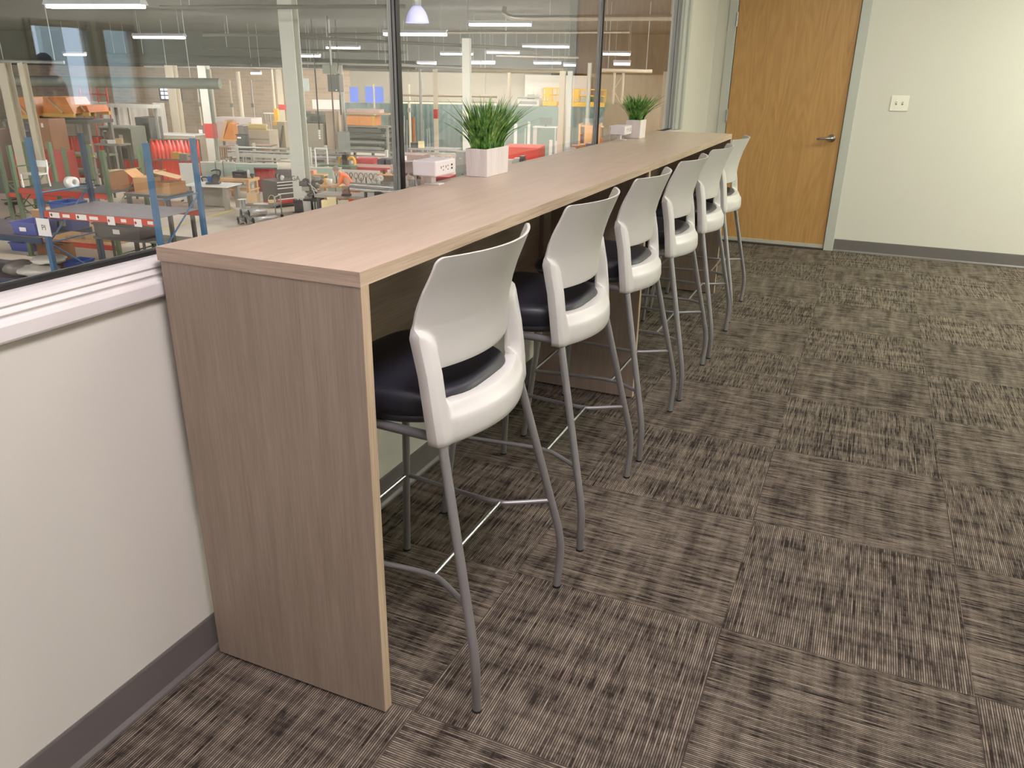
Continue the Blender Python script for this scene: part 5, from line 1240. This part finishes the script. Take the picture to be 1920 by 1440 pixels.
# stacked pipe pieces on the floor
for i, (du, lv, lb) in enumerate(((0, 0, 'left pipe piece lying on the floor before the cart'), (1, 0, 'middle pipe piece on the floor before the cart'), (2, 0, 'right pipe piece on the floor before the cart'), (.5, 1, 'left pipe piece stacked on the floor pieces'), (1.5, 1, 'right pipe piece stacked on the floor pieces'))):
    q = flo(446, 418, 23.9); r_ = .125
    l = q+EX*(du*.252)+Vector((0, 0, r_+.001+lv*.218)); t = thing('pipe_piece', lb, 'pipe', tuple(l), ROT+.95, 'pipe pieces on the floor')
    MB().lathe([(r_, 0), (r_, .75-.2*lv), (r_*.93, .75-.2*lv), (r_*.93, 0), (r_, 0)], 18, axis='X').build('tube', bright, t); MB().lathe([(0, .03), (r_*.92, .03), (r_*.92, .05), (0, .05)], 18, axis='X').build('dark_bore', darkblk, t)  # black disc painted for the shade inside the open pipe end
for i, (u, lb) in enumerate(((453, 'left upright pipe with a flat cap behind the pipe pieces'), (459, 'right upright pipe with a flat cap behind the pipe pieces'))):
    q = flo(u, 395, 24.3); zt_ = P(u, 373, 24.3).z-FZ; t = thing('pipe_stand', lb, 'pipe', tuple(q), ROT, 'upright capped pipes')
    MB().tube([(0, 0, 0.012), (0, 0, zt_)], .042, 12).build('tube', galv, t); MB().box(-.047, .047, -.09, .09, zt_, zt_+.02).build('cap', white_m, t); MB().box(-.047, .047, -.08, .08, 0, .0115).build('foot', dkgrey, t)
# floor line
o = MB().add([tuple(onz(u, v, FZ+.003)-onz(330, 420, FZ)) for u, v in ((240, 447), (438, 392), (440, 393.5), (240, 449))], [(0, 1, 2, 3)]).build('trim_4', yellow_l, None, onz(330, 420, FZ)); struct(o)
o = MB().lathe([(0, 0), (.2, 0), (.24, .5), (.26, .52), (.22, .52), (.19, .02), (0, .02)], 18).build('waste_bin', mat('tan bin', (206, 164, 130), .6), None, flo(293, 360, 26.6)); tag(o, 'tan waste bin in front of the red welding screens', 'bin')
# black office chair far left
t = thing('swivel_chair', 'dark swivel chair seen under the green rack shelf, at the left', 'chair', tuple(flo(22, 372, 24)), ROT)
MB().lathe([(0, .45), (.22, .45), (.23, .50), (0, .51)], 14).build('seat', darkblk, t); MB().tube([(0, 0, .1), (0, 0, .45)], .03, 8).build('gas_column', darkblk, t); MB().box(-.2, .2, .17, .21, .6, 1.0).box(-.03, .03, .2, .23, .48, .62).build('backrest', darkblk, t)
for k in range(5): MB().tube([(0, 0, .1), (.28*math.cos(k*1.257), .28*math.sin(k*1.257), .05)], .02, 6).build('base_leg', darkblk, t); MB().lathe([(0, -.015), (.03, -.015), (.03, .015), (0, .015)], 10, (.28*math.cos(k*1.257), .28*math.sin(k*1.257), .03), axis='Y').build('caster', darkblk, t)
# white chair frame left
t = thing('tube_chair', 'white tubular chair on the green rack deck at the far left', 'chair', tuple(rack2(-2.40, .25, ZU+.013)), RR)
for x in (-.2, .2): MB().tube([(x, -.2, 0), (x, -.2, .3), (x, .18, .3), (x, .2, 0)], .02, 8).build('leg_frame', white_m, t); MB().tube(smooth_path([(x, .18, .3), (x, .22, .45), (x*.9, .24, .62)], 3), .02, 8).build('back_post', white_m, t)
MB().box(-.2, .2, -.2, .18, .3, .33).build('seat', ltgrey, t); MB().box(-.19, .19, .215, .235, .45, .6).build('backrest', white_m, t)
# ---- things along the right part of the glass
for i, (u0, u1, vt, vb, lb) in enumerate(((655, 671, 163, 192, 'narrow blue banner on the back wall'), (684, 718, 162.5, 193, 'wide blue banner on the back wall, left of the glass joint'))):
    sheet(u0, u1, vt, 46.8, blueposter, lb, 'banner', 'banner', vb, .03, 'blue banners')
sheet(560, 578, 147, 46.5, mat('grey notice', (150, 160, 158), .6), 'grey notice board high on the brick wall, right of the nearest column', 'notice_board', 'notice board', 171, .04)
sheet(585, 640, 187, 46.6, white_m, 'low white wall panel behind the press brake', 'wall_panel', 'panel', 205, .05)
sheet(742, 930, 190, 46.9, mat('cream strip', (226, 218, 196), .6), 'cream painted wall strip above the corrugated panel', 'wall_strip', 'panel', 197, .05)
def wall_window():
    a, b_ = P(297, 160, 46.9), P(338, 160, 46.9); c = (a+b_)/2; w_ = (b_-a).length; z1 = P(318, 148, 46.9).z; z0 = P(318, 187, 46.9).z
    t = struct(MB().box(-w_/2-.08, w_/2+.08, -.03, .03, z0-.08, z1+.08).build('window_4', mat('dark steel sash', (60, 58, 58), .5), None, (c.x, c.y, 0), ROT))
    n = 0
    for i in range(5):
        for j in range(5):
            x0 = -w_/2+w_*i/5+.03; x1 = -w_/2+w_*(i+1)/5-.03; q0 = z0+(z1-z0)*j/5+.03; q1 = z0+(z1-z0)*(j+1)/5-.03
            MB().box(x0, x1, -.045, -.0305, q0, q1).build('pane', emit('daylit pane', (222, 224, 240), .95), t)
wall_window()
cabinet('white boxy machine with tubular frame by the white wall', 972, 1014, 182, 45.6, .9, white_m, vb=None, feats=(('tube', .0, 1, 1.0, 1.0, galv), ('panel', .1, .9, .88, .93, midgrey), ('panel', .45, .8, .97, 1.05, midgrey)))
def lift(label, u0, u1, vt, vb, D):
    a, b_ = P(u0, vt, D), P(u1, vt, D); c = (a+b_)/2; w_ = (b_-a).length; zt_ = c.z-FZ; zb_ = P((u0+u1)/2, vb, D).z-FZ
    t = thing('scissor_lift', label, 'lift', (c.x, c.y, FZ), ROT, 'yellow lifts')
    MB().box(-w_/2, w_/2, -.5, .5, zb_, zb_+.22).build('platform', yellow_st, t)
    for x in (-w_/2, -w_/2+.34, 0, w_/2):
        for y in (-.48, .48): MB().tube([(x*.98, y, zb_+.22), (x*.98, y, zt_)], .03, 8).build('guard_post', yellow_st, t)
    for z in (zt_, zb_+.22+(zt_-zb_-.22)*.5):
        for y in (-.48, .48): MB().tube([(-w_/2*.98, y, z), (w_/2*.98, y, z)], .03, 8).build('guard_rail', yellow_st, t)
    MB().box(-w_/2+.1, -w_/2+.4, -.52, -.42, zb_+.4, zt_).build('gate', yellow_st, t)
    for k in range(3):
        z0 = .6+(zb_-.6)*k/3; z1 = .6+(zb_-.6)*(k+1)/3
        for s in (-1, 1): MB().tube([(-s*w_*.4, .2*s, z0), (s*w_*.4, .2*s, z1)], .05, 8).build('scissor_arm', yellow_st, t)
    MB().box(-w_/2, w_/2, -.5, .5, .12, .6).build('chassis', yellow_st, t)
    for x in (-w_*.38, w_*.38):
        for y in (-.5, .5): MB().lathe([(0, -.08), (.17, -.08), (.17, .08), (0, .08)], 16, (x, y, .17), axis='Y').build('wheel', darkblk, t)
    return t
lift('yellow lift platform with guard rails, left of the tan column', 1021, 1047, 165, 198, 44.5)
lift('long yellow lift platform with guard rails, left of the second glass joint', 1074, 1136, 168, 200, 44)
# timber crates at the right
def crate_rack(label, u0, u1, vt, D, seed):
    a, b_ = P(u0, vt, D), P(u1, vt, D); c = (a+b_)/2; w_ = (b_-a).length; h = c.z-FZ
    t = thing('timber_rack', label, 'rack', (c.x, c.y, FZ), ROT, 'timber racks at the right')
    for x in (-w_/2+.04, 0, w_/2-.04):
        for y in (-.36, .36): MB().box(x-.04, x+.04, y-.04, y+.04, 0, h).build('post', pine, t)
    for k in range(4): z = h*(.12+.28*k); MB().box(-w_/2, w_/2, -.40, .40, z-.03, z).build('shelf', pine, t)
    return t, h, w_
t, h, w_ = crate_rack('pine crate rack left of the second glass joint', 1087, 1117, 231, 33, 1)
carton('big tan panel leaning on the pine crate rack', ont(t, .15, -.47, h*.45), .44, .10, h*.5, ROT, mat('tan board', (210, 164, 108), .7))
for i, (x, k, lb) in enumerate(((-.18, 2, 'purple-grey carton on the second shelf of the pine crate rack'), (.16, 1, 'grey carton on the low shelf of the pine crate rack'), (-.2, 1, 'brown carton on the low shelf of the pine crate rack'))):
    carton(lb, ont(t, x, -.1, h*(.12+.28*k)+.001), .28, .4, .34, ROT, [mat('purple grey carton', (120, 104, 116), .7), midgrey, browncl][i])
t, h, w_ = crate_rack('pine crate rack right of the second glass joint', 1124, 1150, 232, 31, 2)
carton('orange carton on the pine crate rack right of the joint', ont(t, -.05, -.1, h*.68+.001), .34, .4, .28, ROT, mat('orange carton', (214, 140, 92), .7))
for i, (u, v, D, w_, m, lb) in enumerate(((1068, 277, 31, .5, midgrey, 'grey drum at the foot of the paired columns'), (1080, 272, 31.5, .34, browncl, 'brown carton right of the grey drum'), (1092, 271, 30.5, .2, cardb, 'tan carton in the row below the pine crate rack'), (1104, 268, 30.2, .2, mat('purple grey carton', (120, 104, 116), .7), 'purple carton in the row below the pine crate rack'), (1114, 266, 30, .18, dkgrey, 'dark carton next to the second glass joint'))):
    p_ = flo(u, v, D); hh = P(u, v, D).z-FZ
    if i == 0: o = MB().lathe([(0, 0), (w_/2, 0), (w_/2, hh), (0, hh)], 18).build('drum', m, None, p_); tag(o, lb, 'drum')
    else: carton(lb, tuple(p_), w_, .4, hh, ROT, m)
# red container, white leaning stock
cabinet('bright red skip right of the larger grass planter', 948, 1018, 273, 30, 1.4, mat('bright red skip', (206, 62, 48), .5, var=.12, scale=3), name='skip', cat='skip', feats=(('panel', .02, .98, .93, .98, mat('bright red skip', (206, 62, 48), .5)), ('panel', .3, .4, .1, .7, mat('bright red skip', (206, 62, 48), .5)), ('panel', .62, .7, .1, .7, mat('bright red skip', (206, 62, 48), .5))))
for i, (u, v, w_, m, lb) in enumerate(((943, 297, 8, redp, 'dark red box in front of the red skip'), (956, 299, 10, white_m, 'white box in front of the red skip'), (970, 296, 10, ltgrey, 'pale grey box in front of the red skip'), (980, 292, 8, dkgrey, 'dark grey box in front of the red skip'))):
    p_ = flo(u, v, 27.5); carton(lb, tuple(p_), mw(w_, 27.5), .4, P(u, v, 27.5).z-FZ, ROT, m, group='boxes before the skip')
for i, (u, vt, w_, D, m, lb) in enumerate(((966, 232, 6, 33.5, white_m, 'short white plank leaning left of the tall one, above the red skip'), (991, 228, 5, 33.6, white_m, 'tall white plank leaning above the red skip'), (1003, 240, 6, 33.4, ltgrey, 'grey plank leaning right of the tall white plank'), (1032, 262, 6, 32, white_m, 'short white plank left of the tan column'), (984, 240, 2, 33.8, mint, 'thin green plank beside the tall white plank'), (1042, 264, 3, 32, white_m, 'thin white stick beside the tan column'))):
    p_ = P(u, vt, D); hh = p_.z-FZ; w__ = mw(w_, D); o = MB().prism([(-w__/2, 0), (w__/2, 0), (w__/2+.02, hh), (-w__/2+.02, hh)], -.02, .02, 'y').build('plank', m, None, (p_.x, p_.y, FZ), ROT); tag(o, lb, 'plank', 'leaning planks')
tb2, h2, w2 = table('thin white table with a grey screen, above the red skip', 1000, 1046, 237, 35, .7, white_m, ltgrey, .04, legw=.05)
sc = thing('monitor', 'grey screen standing on the thin white table', 'monitor', ont(tb2, -.02, .1, h2+.001), ROT)
MB().box(-.28, .28, -.02, .02, .08, .36).build('screen', mat('grey screen', (110, 116, 112), .4), sc); MB().box(-.03, .03, -.015, .015, 0, .0795).build('stand', dkgrey, sc)
t = thing('cylinder_cart', 'cluster of blue-grey gas bottles right of the red skip', 'gas bottles', tuple(flo(1030, 283, 29)), ROT)
for k in range(5): x = -.3+.15*k; MB().lathe([(0, 0), (.065, 0), (.065, .62), (.03, .72), (.02, .8), (0, .8)], 12, (x, .05*(k % 2), .021)).build('bottle', [mat('slate blue', (110, 122, 130), .4), white_m, ltgrey][k % 3], t)
MB().box(-.42, .42, -.15, .2, 0, .02).build('base', dkgrey, t)
# vertical rods and boxes behind the first outlet box
for i, (u, vt, D, r_, m, lb) in enumerate(((756, 217, 36, .03, bright, 'silver rod leaning left of the brown roll'), (761, 225, 36.2, .025, galv, 'grey rod leaning left of the brown roll'), (791, 226, 36, .03, galv, 'bent grey rod right of the brown roll'), (798, 242, 35.8, .03, galv, 'short grey rod left of the banded column'), (802, 240, 36, .025, bright, 'thin silver rod beside the banded column'))):
    p_ = P(u, vt, D); o = MB().tube([(0, 0, 0), (-.05+.03*i, .05, (p_.z-FZ)*.5), (0, .1, p_.z-FZ)], r_, 8).build('rod', m, None, (p_.x, p_.y, FZ+.0)); tag(o, lb, 'rod', 'leaning rods')
p_ = P(775, 220, 36); o = MB().tube([(0, 0, 0), (0, 0, p_.z-FZ)], .08, 14).build('brown_roll', mat('rust brown roll', (150, 98, 66), .7, var=.2), None, (p_.x, p_.y, FZ)); tag(o, 'upright rust-brown roll against the corrugated panel', 'roll')
tb3, h3, w3 = table('low silver bench behind the outlet box nearest the camera', 768, 864, 277, 34, .8, bright, midgrey, .08, shelf=.3)
carton('dark case on the low silver bench', ont(tb3, -.9, -.05, h3+.001), .3, .3, .20, ROT, dkgrey)
carton('cream carton on the low silver bench', ont(tb3, -.6, -.1, h3+.001), .22, .2, .26, ROT, mat('cream card', (220, 206, 160), .8))
rackframe('pale slatted rack behind the outlet box nearest the camera', 822, 864, 290, 300, 31, mat('pale timber', (176, 158, 140), .6), 6)
cabinet('grey-green cabinet left of the larger grass planter', 858, 874, 283, 29, .6, mat('slate cabinet', (118, 124, 120), .5), feats=(('door', .05, .95, .05, .95, mat('slate cabinet', (118, 124, 120), .5)), ('mark', .4, .7, .85, .87, white_m)))
cabinet('dark red machine bed showing under the outlet box nearest the camera', 810, 850, 328, 25.5, .8, redp, feats=(('panel', .0, 1, .86, .96, mat('dark red strip', (128, 44, 48), .5)),))
cabinet('brown and white boxed machine left of the outlet box', 744, 800, 288, 30, .9, mat('brown grey machine', (140, 120, 112), .5, var=.2), feats=(('panel', .05, .45, .85, .97, white_m), ('panel', .1, .9, .55, .8, mat('brown dark', (104, 88, 84), .5)), ('tube', 0, 1, .84, .84, bright)))
rr = random.Random(21)
for i, lb in enumerate(('leftmost cluttered casting below the outlet box', 'second cluttered casting below the outlet box', 'third cluttered casting below the outlet box', 'rightmost cluttered casting below the outlet box')):
    p_ = flo(750+11*i, 350, 24.4+.15*i); hh = P(750+11*i, 326-1*(i % 2), 24.4).z-FZ
    t = thing('casting', lb, 'casting', tuple(p_), ROT+.3*i, 'castings on posts')
    MB().box(-.07, .07, -.07, .07, 0, hh-.2).build('post', [midgrey, ltgrey, galv, midgrey][i], t)
    for k in range(3): MB().blob((rr.uniform(-.04, .04), rr.uniform(-.04, .04), hh-.16+.07*k), .07, .07, .06, .3, 8, 6, rr).build('lump', rr.choice([darkblk, bagm, brn, ltgrey]), t)
# little things on far left upper level
cabinet('pale grey shelf unit at the far left edge', -14, 12, 240, 27, .8, mat('pale brown unit', (150, 128, 118), .6), feats=(('panel', 0, 1, .86, .90, white_m), ('panel', .1, .9, .1, .8, dkgrey)))
screen('red welding screen at the far left edge', -12, 28, 254, 28.5)
tote('long blue tote standing on the floor at the far left', 0, 0, 0, .7, .45, .22, bin_blue, world=Vector(rack2(-3.4, .5, 0)))
# ---- people
def person(label, loc, rz, J, shirt, trouser, hair, skin, sleeves=True, scale=1.0):
    t = thing('person', label, 'person', loc, rz)
    def skinmesh(name, chain, material, sub=1):
        vs = []; es = []; rs = []; idx = {}
        def vid(k, co, r):
            if k not in idx: idx[k] = len(vs); vs.append(co); rs.append(r)
            return idx[k]
        for (k0, c0, r0, k1, c1_, r1_) in chain:
            a = vid(k0, c0, r0); b_ = vid(k1, c1_, r1_); es.append((a, b_))
        me = bpy.data.meshes.new(name); me.from_pydata(vs, es, []); o = bpy.data.objects.new(name, me); COL.objects.link(o); o.parent = t
        m = o.modifiers.new('Skin', 'SKIN'); m.use_smooth_shade = True
        sv = me.skin_vertices[0].data
        for i, r in enumerate(rs): sv[i].radius = (r, r) if not isinstance(r, tuple) else r
        sv[0].use_root = True
        o.modifiers.new('Subdivision', 'SUBSURF').levels = sub; o.modifiers['Subdivision'].render_levels = sub
        me.materials.append(material); return o
    V = {k: Vector(v[:3]) for k, v in J.items()}; Rr = {k: v[3] for k, v in J.items() if k != "face"}
    def ch(a, b_, g=0.0): return (a, V[a], Rr[a]+g, b_, V[b_], Rr[b_]+g)
    body = [ch('pelvis', 'waist'), ch('waist', 'chest'), ch('chest', 'neck'), ch('neck', 'head'), ch('head', 'crown')]
    for s in 'LR':
        body += [ch('chest', 'sh'+s), ch('sh'+s, 'el'+s), ch('el'+s, 'wr'+s), ch('wr'+s, 'pa'+s), ch('pelvis', 'hi'+s), ch('hi'+s, 'kn'+s), ch('kn'+s, 'an'+s), ch('an'+s, 'to'+s)]
        d = (V['pa'+s]-V['wr'+s]).normalized(); sd = d.cross(Vector((0, 0, 1))); sd = sd.normalized() if sd.length > .1 else Vector((1, 0, 0)); up = sd.cross(d)
        for k, (off, L_) in enumerate(((-.03, .065), (-.01, .078), (.01, .074), (.03, .058))):
            b0_ = V['pa'+s]+sd*off+d*.02; b1_ = b0_+d*L_*.55-up*.01; b2_ = b1_+d*L_*.4-up*.03
            n0, n1, n2 = ['f%s%d%d' % (s, k, q) for q in range(3)]
            body += [('pa'+s, V['pa'+s], Rr['pa'+s], n0, b0_, .010), (n0, b0_, .010, n1, b1_, .009), (n1, b1_, .009, n2, b2_, .008)]
        tb_ = V['wr'+s].lerp(V['pa'+s], .5)+sd*-.035; t2_ = tb_+d*.04-sd*.02-up*.02
        body += [('pa'+s, V['pa'+s], Rr['pa'+s], 'th'+s, tb_, .011), ('th'+s, tb_, .011, 't2'+s, t2_, .009)]
    hd = V['crown']-V['neck']; fw = Vector(J['face'][:3]); 
    ns = V['head']+fw*.105; body.append(('head', V['head'], Rr['head'], 'nose', ns, .013))
    skinmesh('body', body, skin)
    g = .018
    sh = [ch('waist', 'chest', g), ('chest', V['chest'], Rr['chest']+g, 'nk', V['chest'].lerp(V['neck'], .72), Rr['neck']+.02), ('waist', V['waist'], Rr['waist']+g, 'hem', V['waist'].lerp(V['pelvis'], .8), Rr['pelvis']+g)]
    for s in 'LR':
        sh += [ch('chest', 'sh'+s, g), ch('sh'+s, 'el'+s, g)]
        if sleeves: sh.append(('el'+s, V['el'+s], Rr['el'+s]+g, 'cf'+s, V['el'+s].lerp(V['wr'+s], .85), Rr['wr'+s]+.014))
    skinmesh('shirt', sh, shirt)
    tr = []
    for s in 'LR': tr += [ch('pelvis', 'hi'+s, .016), ch('hi'+s, 'kn'+s, .016), ('kn'+s, V['kn'+s], Rr['kn'+s]+.016, 'hm'+s, V['kn'+s].lerp(V['an'+s], .9), Rr['an'+s]+.03)]
    skinmesh('trousers', tr, trouser)
    for s in 'LR':
        MB().blob((V['an'+s].x, V['an'+s].y+.07, .045), .05, .14, .044, 0, 10, 6).build('shoe', darkblk, t)
    hc_ = V['head'].lerp(V['crown'], .55)-fw*.018
    lo = hair[1]
    hm = MB(); hm.blob(tuple(hc_+Vector((0, 0, .012))), .098, .105, .098, .04, 14, 9, random.Random(2)); 
    if lo: hm.blob(tuple(hc_-fw*.05-Vector((0, 0, .09))), .085, .06, .11, .06, 12, 8, random.Random(3))
    hm.build('hair', hair[0], t)
    sdv = fw.cross(Vector((0, 0, 1))).normalized()
    for s in (-1, 1):
        MB().blob(tuple(V['head']+fw*.086+sdv*.033*s+Vector((0, 0, .025))), .011, .011, .008, 0, 8, 5).build('eye', darkblk, t)
        MB().blob(tuple(V['head']+sdv*.088*s), .016, .022, .032, 0, 8, 6).build('ear', skin, t)
    MB().blob(tuple(V['head']+fw*.090-Vector((0, 0, .045))), .024, .008, .007, 0, 8, 5).build('mouth', mat('lips', (168, 96, 88), .5), t)
    return t
skin1 = mat('warm skin', (206, 160, 132), .5, var=.05); skin2 = mat('brown skin', (150, 106, 82), .5, var=.05)
# worker, bent forward over the pipes
wk = flo(660, 370, 25.15)
JW = dict(pelvis=(0, -.02, .92, .13), waist=(0, .05, 1.06, .13), chest=(0, .22, 1.28, .15), neck=(0, .36, 1.39, .058), head=(0, .44, 1.44, .085), crown=(0, .50, 1.52, .075),
    shL=(-.19, .24, 1.30, .065), elL=(-.25, .34, 1.06, .05), wrL=(-.16, .52, .98, .036), paL=(-.13, .60, .97, .034), shR=(.19, .24, 1.30, .065), elR=(.25, .36, 1.06, .05), wrR=(.12, .54, .98, .036), paR=(.09, .62, .97, .034),
    hiL=(-.10, -.02, .86, .095), knL=(-.11, .03, .48, .065), anL=(-.11, -.02, .09, .045), toL=(-.12, .13, .04, .035), hiR=(.10, -.02, .86, .095), knR=(.11, .05, .48, .065), anR=(.12, .0, .09, .045), toR=(.13, .15, .04, .035), face=(0, .78, -.62))
person('worker in a bright orange shirt bending over the steel pipes', (wk.x, wk.y, FZ), ROT+math.radians(100), JW, hiviz, mat('orange work trousers', (226, 98, 48), .8), (mat('grey hair', (150, 130, 122), .8), False), skin1, sleeves=False)
# person standing across the office, seen only as a reflection
JS = dict(pelvis=(0, 0, .86, .13), waist=(0, .01, 1.0, .12), chest=(0, .0, 1.18, .14), neck=(0, .02, 1.345, .052), head=(0, .04, 1.42, .08), crown=(0, .03, 1.50, .078),
    shL=(-.18, 0, 1.23, .06), elL=(-.22, -.02, .98, .046), wrL=(-.20, .06, .77, .034), paL=(-.20, .08, .70, .034), shR=(.18, 0, 1.23, .06), elR=(.22, -.02, .98, .046), wrR=(.20, .06, .77, .034), paR=(.20, .08, .70, .034),
    hiL=(-.09, 0, .80, .09), knL=(-.10, .02, .45, .06), anL=(-.10, -.01, .08, .042), toL=(-.11, .13, .035, .033), hiR=(.09, 0, .80, .09), knR=(.10, .02, .45, .06), anR=(.10, -.01, .08, .042), toR=(.11, .13, .035, .033), face=(0, 1, 0))
person('person in a dark jacket standing beyond the opposite office window, reflected in the glass', (8.5, 6.45, 0), math.radians(-15), JS, mat('dark jacket', (44, 46, 52), .8), mat('dark trousers', (40, 40, 46), .8), (mat('dark hair', (34, 26, 30), .6), True), skin1)

# ---- wall conduits, hoses and small goods that crowd the hall
for i, (u, v0, v1, D, r_, m, lb) in enumerate(((430, 150, 225, 46.2, .05, cream, 'thin conduit on the brick wall left of the white standpipe'), (470, 150, 215, 46.2, .04, galv, 'grey conduit on the brick wall right of the white standpipe'),
    (368, 148, 225, 46.2, .05, cream, 'thin conduit on the brick wall left of the banded column'), (700, 158, 190, 44.2, .05, cream, 'cream conduit between the blue banners'), (766, 158, 188, 44.5, .07, cream, 'cream conduit on the block wall right of the glass joint'), (955, 135, 195, 44.5, .09, mat('brown pipe', (140, 128, 108), .5), 'brown conduit left of the white block wall'))):
    a, b_ = P(u, v0, D), P(u, v1, D); t = thing('conduit', lb, 'pipe', (a.x, a.y, FZ), 0, 'wall conduits')
    MB().tube([(0, 0, 0), (0, 0, a.z-FZ)], r_, 8).build('tube', m, t); MB().box(-.1, .1, -.08, .0, (a.z-FZ)*.6, (a.z-FZ)*.6+.22).build('junction_box', midgrey, t)
rr = random.Random(31)
goods = [(205, 262, 27.5, 'grey'), (214, 264, 27.5, 'white'), (226, 262, 27.3, 'tan'), (340, 266, 34.8, 'yellow'), (352, 262, 34.8, 'white'), (362, 264, 34.8, 'dark')]
tbx = thing('work_table', 'grey bench of small goods left of the blue upright, behind the cartons', 'table', tuple(flo(216, 300, 27.6)), ROT)
hz2 = P(216, 268, 27.6).z-FZ
MB().box(-.5, .5, -.3, .3, hz2-.05, hz2).build('table_top', midgrey, tbx)
for x in (-.45, .45):
    for y in (-.25, .25): MB().box(x-.03, x+.03, y-.03, y+.03, 0, hz2-.0505).build('leg', dkgrey, tbx)
for k, (x, m, lb, nm, cat) in enumerate(((-.3, midgrey, 'grey box at the left of the small goods bench', 'parts_box', 'box'), (-.02, white_m, 'white box in the middle of the small goods bench', 'parts_box', 'box'), (.28, cardb2, 'tan box at the right of the small goods bench', 'parts_box', 'box'))):
    carton(lb, ont(tbx, x, 0, hz2+.001), .2, .2, .12+.05*(k == 2), ROT+.2*k, m, group='boxes on the small goods bench')
for k, (u, v, D, m, lb) in enumerate(((330, 285, 30.5, yellow_st, 'yellow stool-height machine behind the blue rack brace'), (345, 288, 30.2, midgrey, 'grey clamp stand right of the yellow machine'))):
    p_ = flo(u, v, D); hh = P(u, v, D).z-FZ
    t = thing('clamp_stand', lb, 'stand', tuple(p_), ROT, None)
    MB().box(-.15, .15, -.15, .15, 0, .04).build('foot', dkgrey, t); MB().tube([(0, 0, .04), (0, 0, hh-.25)], .04, 8).build('post', midgrey, t)
    MB().box(-.16, .18, -.12, .12, hh-.25, hh, None, .02).build('head', m, t); MB().tube([(.18, 0, hh-.1), (.36, 0, hh-.02)], .03, 8).build('arm', m, t)
for k, (u, lb) in enumerate(((405, 'left bracket of the drawing lamp above the timber workbench'), (419, 'right bracket of the drawing lamp above the timber workbench'))):
    p_ = flo(u, 320, 29.2); hh = P(u, 303, 29.2).z-FZ; t = thing('lamp_bracket', lb, 'bracket', tuple(p_), ROT, 'brackets behind the workbench')
    MB().tube([(0, 0, 0), (0, 0, hh), (.12, -.1, hh+.1)], .025, 8).build('arm', galv, t); MB().lathe([(0, .0), (.04, 0), (.08, -.08), (.07, -.08), (.03, -.01), (0, -.01)], 12, (.12, -.1, hh+.09)).build('lamp_shade', ltgrey, t)
# ================================================================= LIGHT AND CAMERA
cam = bpy.data.cameras.new('camera'); co = bpy.data.objects.new('camera', cam); COL.objects.link(co)
cam.sensor_width = 36; cam.lens = F*36/1920; cam.clip_end = 300; cam.clip_start = 0.05
M = Matrix((RX, RY, -RF)).transposed().to_4x4(); M.translation = CAM
co.matrix_world = M; SC.camera = co
W = bpy.data.worlds.new('world'); SC.world = W; W.use_nodes = True
bg = W.node_tree.nodes['Background']; bg.inputs[0].default_value = (0.66, 0.82, 0.98, 1); bg.inputs[1].default_value = 6.5
# office ceiling lights: recessed troffers
trim_m = mat('white troffer trim', (235, 235, 230), 0.4)
def troffer(x, y, col, st, label):
    t = thing('ceiling_light', label, 'ceiling light', (x, y, HC), 0, 'office ceiling lights')
    f = MB()
    for (a, b_, c, d) in ((-.31, .31, -.61, -.585), (-.31, .31, .585, .61), (-.31, -.285, -.585, .585), (.285, .31, -.585, .585)): f.box(a, b_, c, d, -.012, -.0005)
    f.build('frame', trim_m, t)
    MB().box(-.284, .284, -.584, .584, -.006, -.001).build('diffuser', emit('lit diffuser %s %s' % (col, st), tuple(255*(1.055*q**(1/2.4)-0.055) for q in col), st), t)
NEAR = (1.0, 0.91, 0.98); FAR = (0.97, 1.0, 0.84)
for (x, y, c, s, l) in ((1.9, -3.0, NEAR, 21, 'recessed ceiling light behind the camera'), (1.3, -.5, NEAR, 30, 'recessed ceiling light above the near end of the bar'),
    (1.3, 1.9, NEAR, 9.5, 'recessed ceiling light above the middle of the bar'), (1.3, 4.4, FAR, 9.5, 'recessed ceiling light nearest the wooden door'),
    (4.4, -1.8, NEAR, 12, 'recessed ceiling light mid room, behind the camera'), (4.4, 1.3, FAR, 20, 'recessed ceiling light in the middle of the room'), (3.5, 4.7, FAR, 47, 'recessed ceiling light near the switch plate wall'), (5.9, 5.1, FAR, 75, 'added unseen ceiling light that brightens the wall around the opposite windows')):  # the last light is added out of view to brighten the reflected wall
    troffer(x, y, c, s, l)
SC.view_settings.view_transform = 'Standard'; SC.view_settings.look = 'None'; SC.view_settings.gamma = 1; SC.view_settings.use_curve_mapping = False
SC.view_settings.exposure = 0.0
SC.cycles.use_denoising = True
SC.cycles.max_bounces = 7; SC.cycles.diffuse_bounces = 4; SC.cycles.sample_clamp_indirect = 6
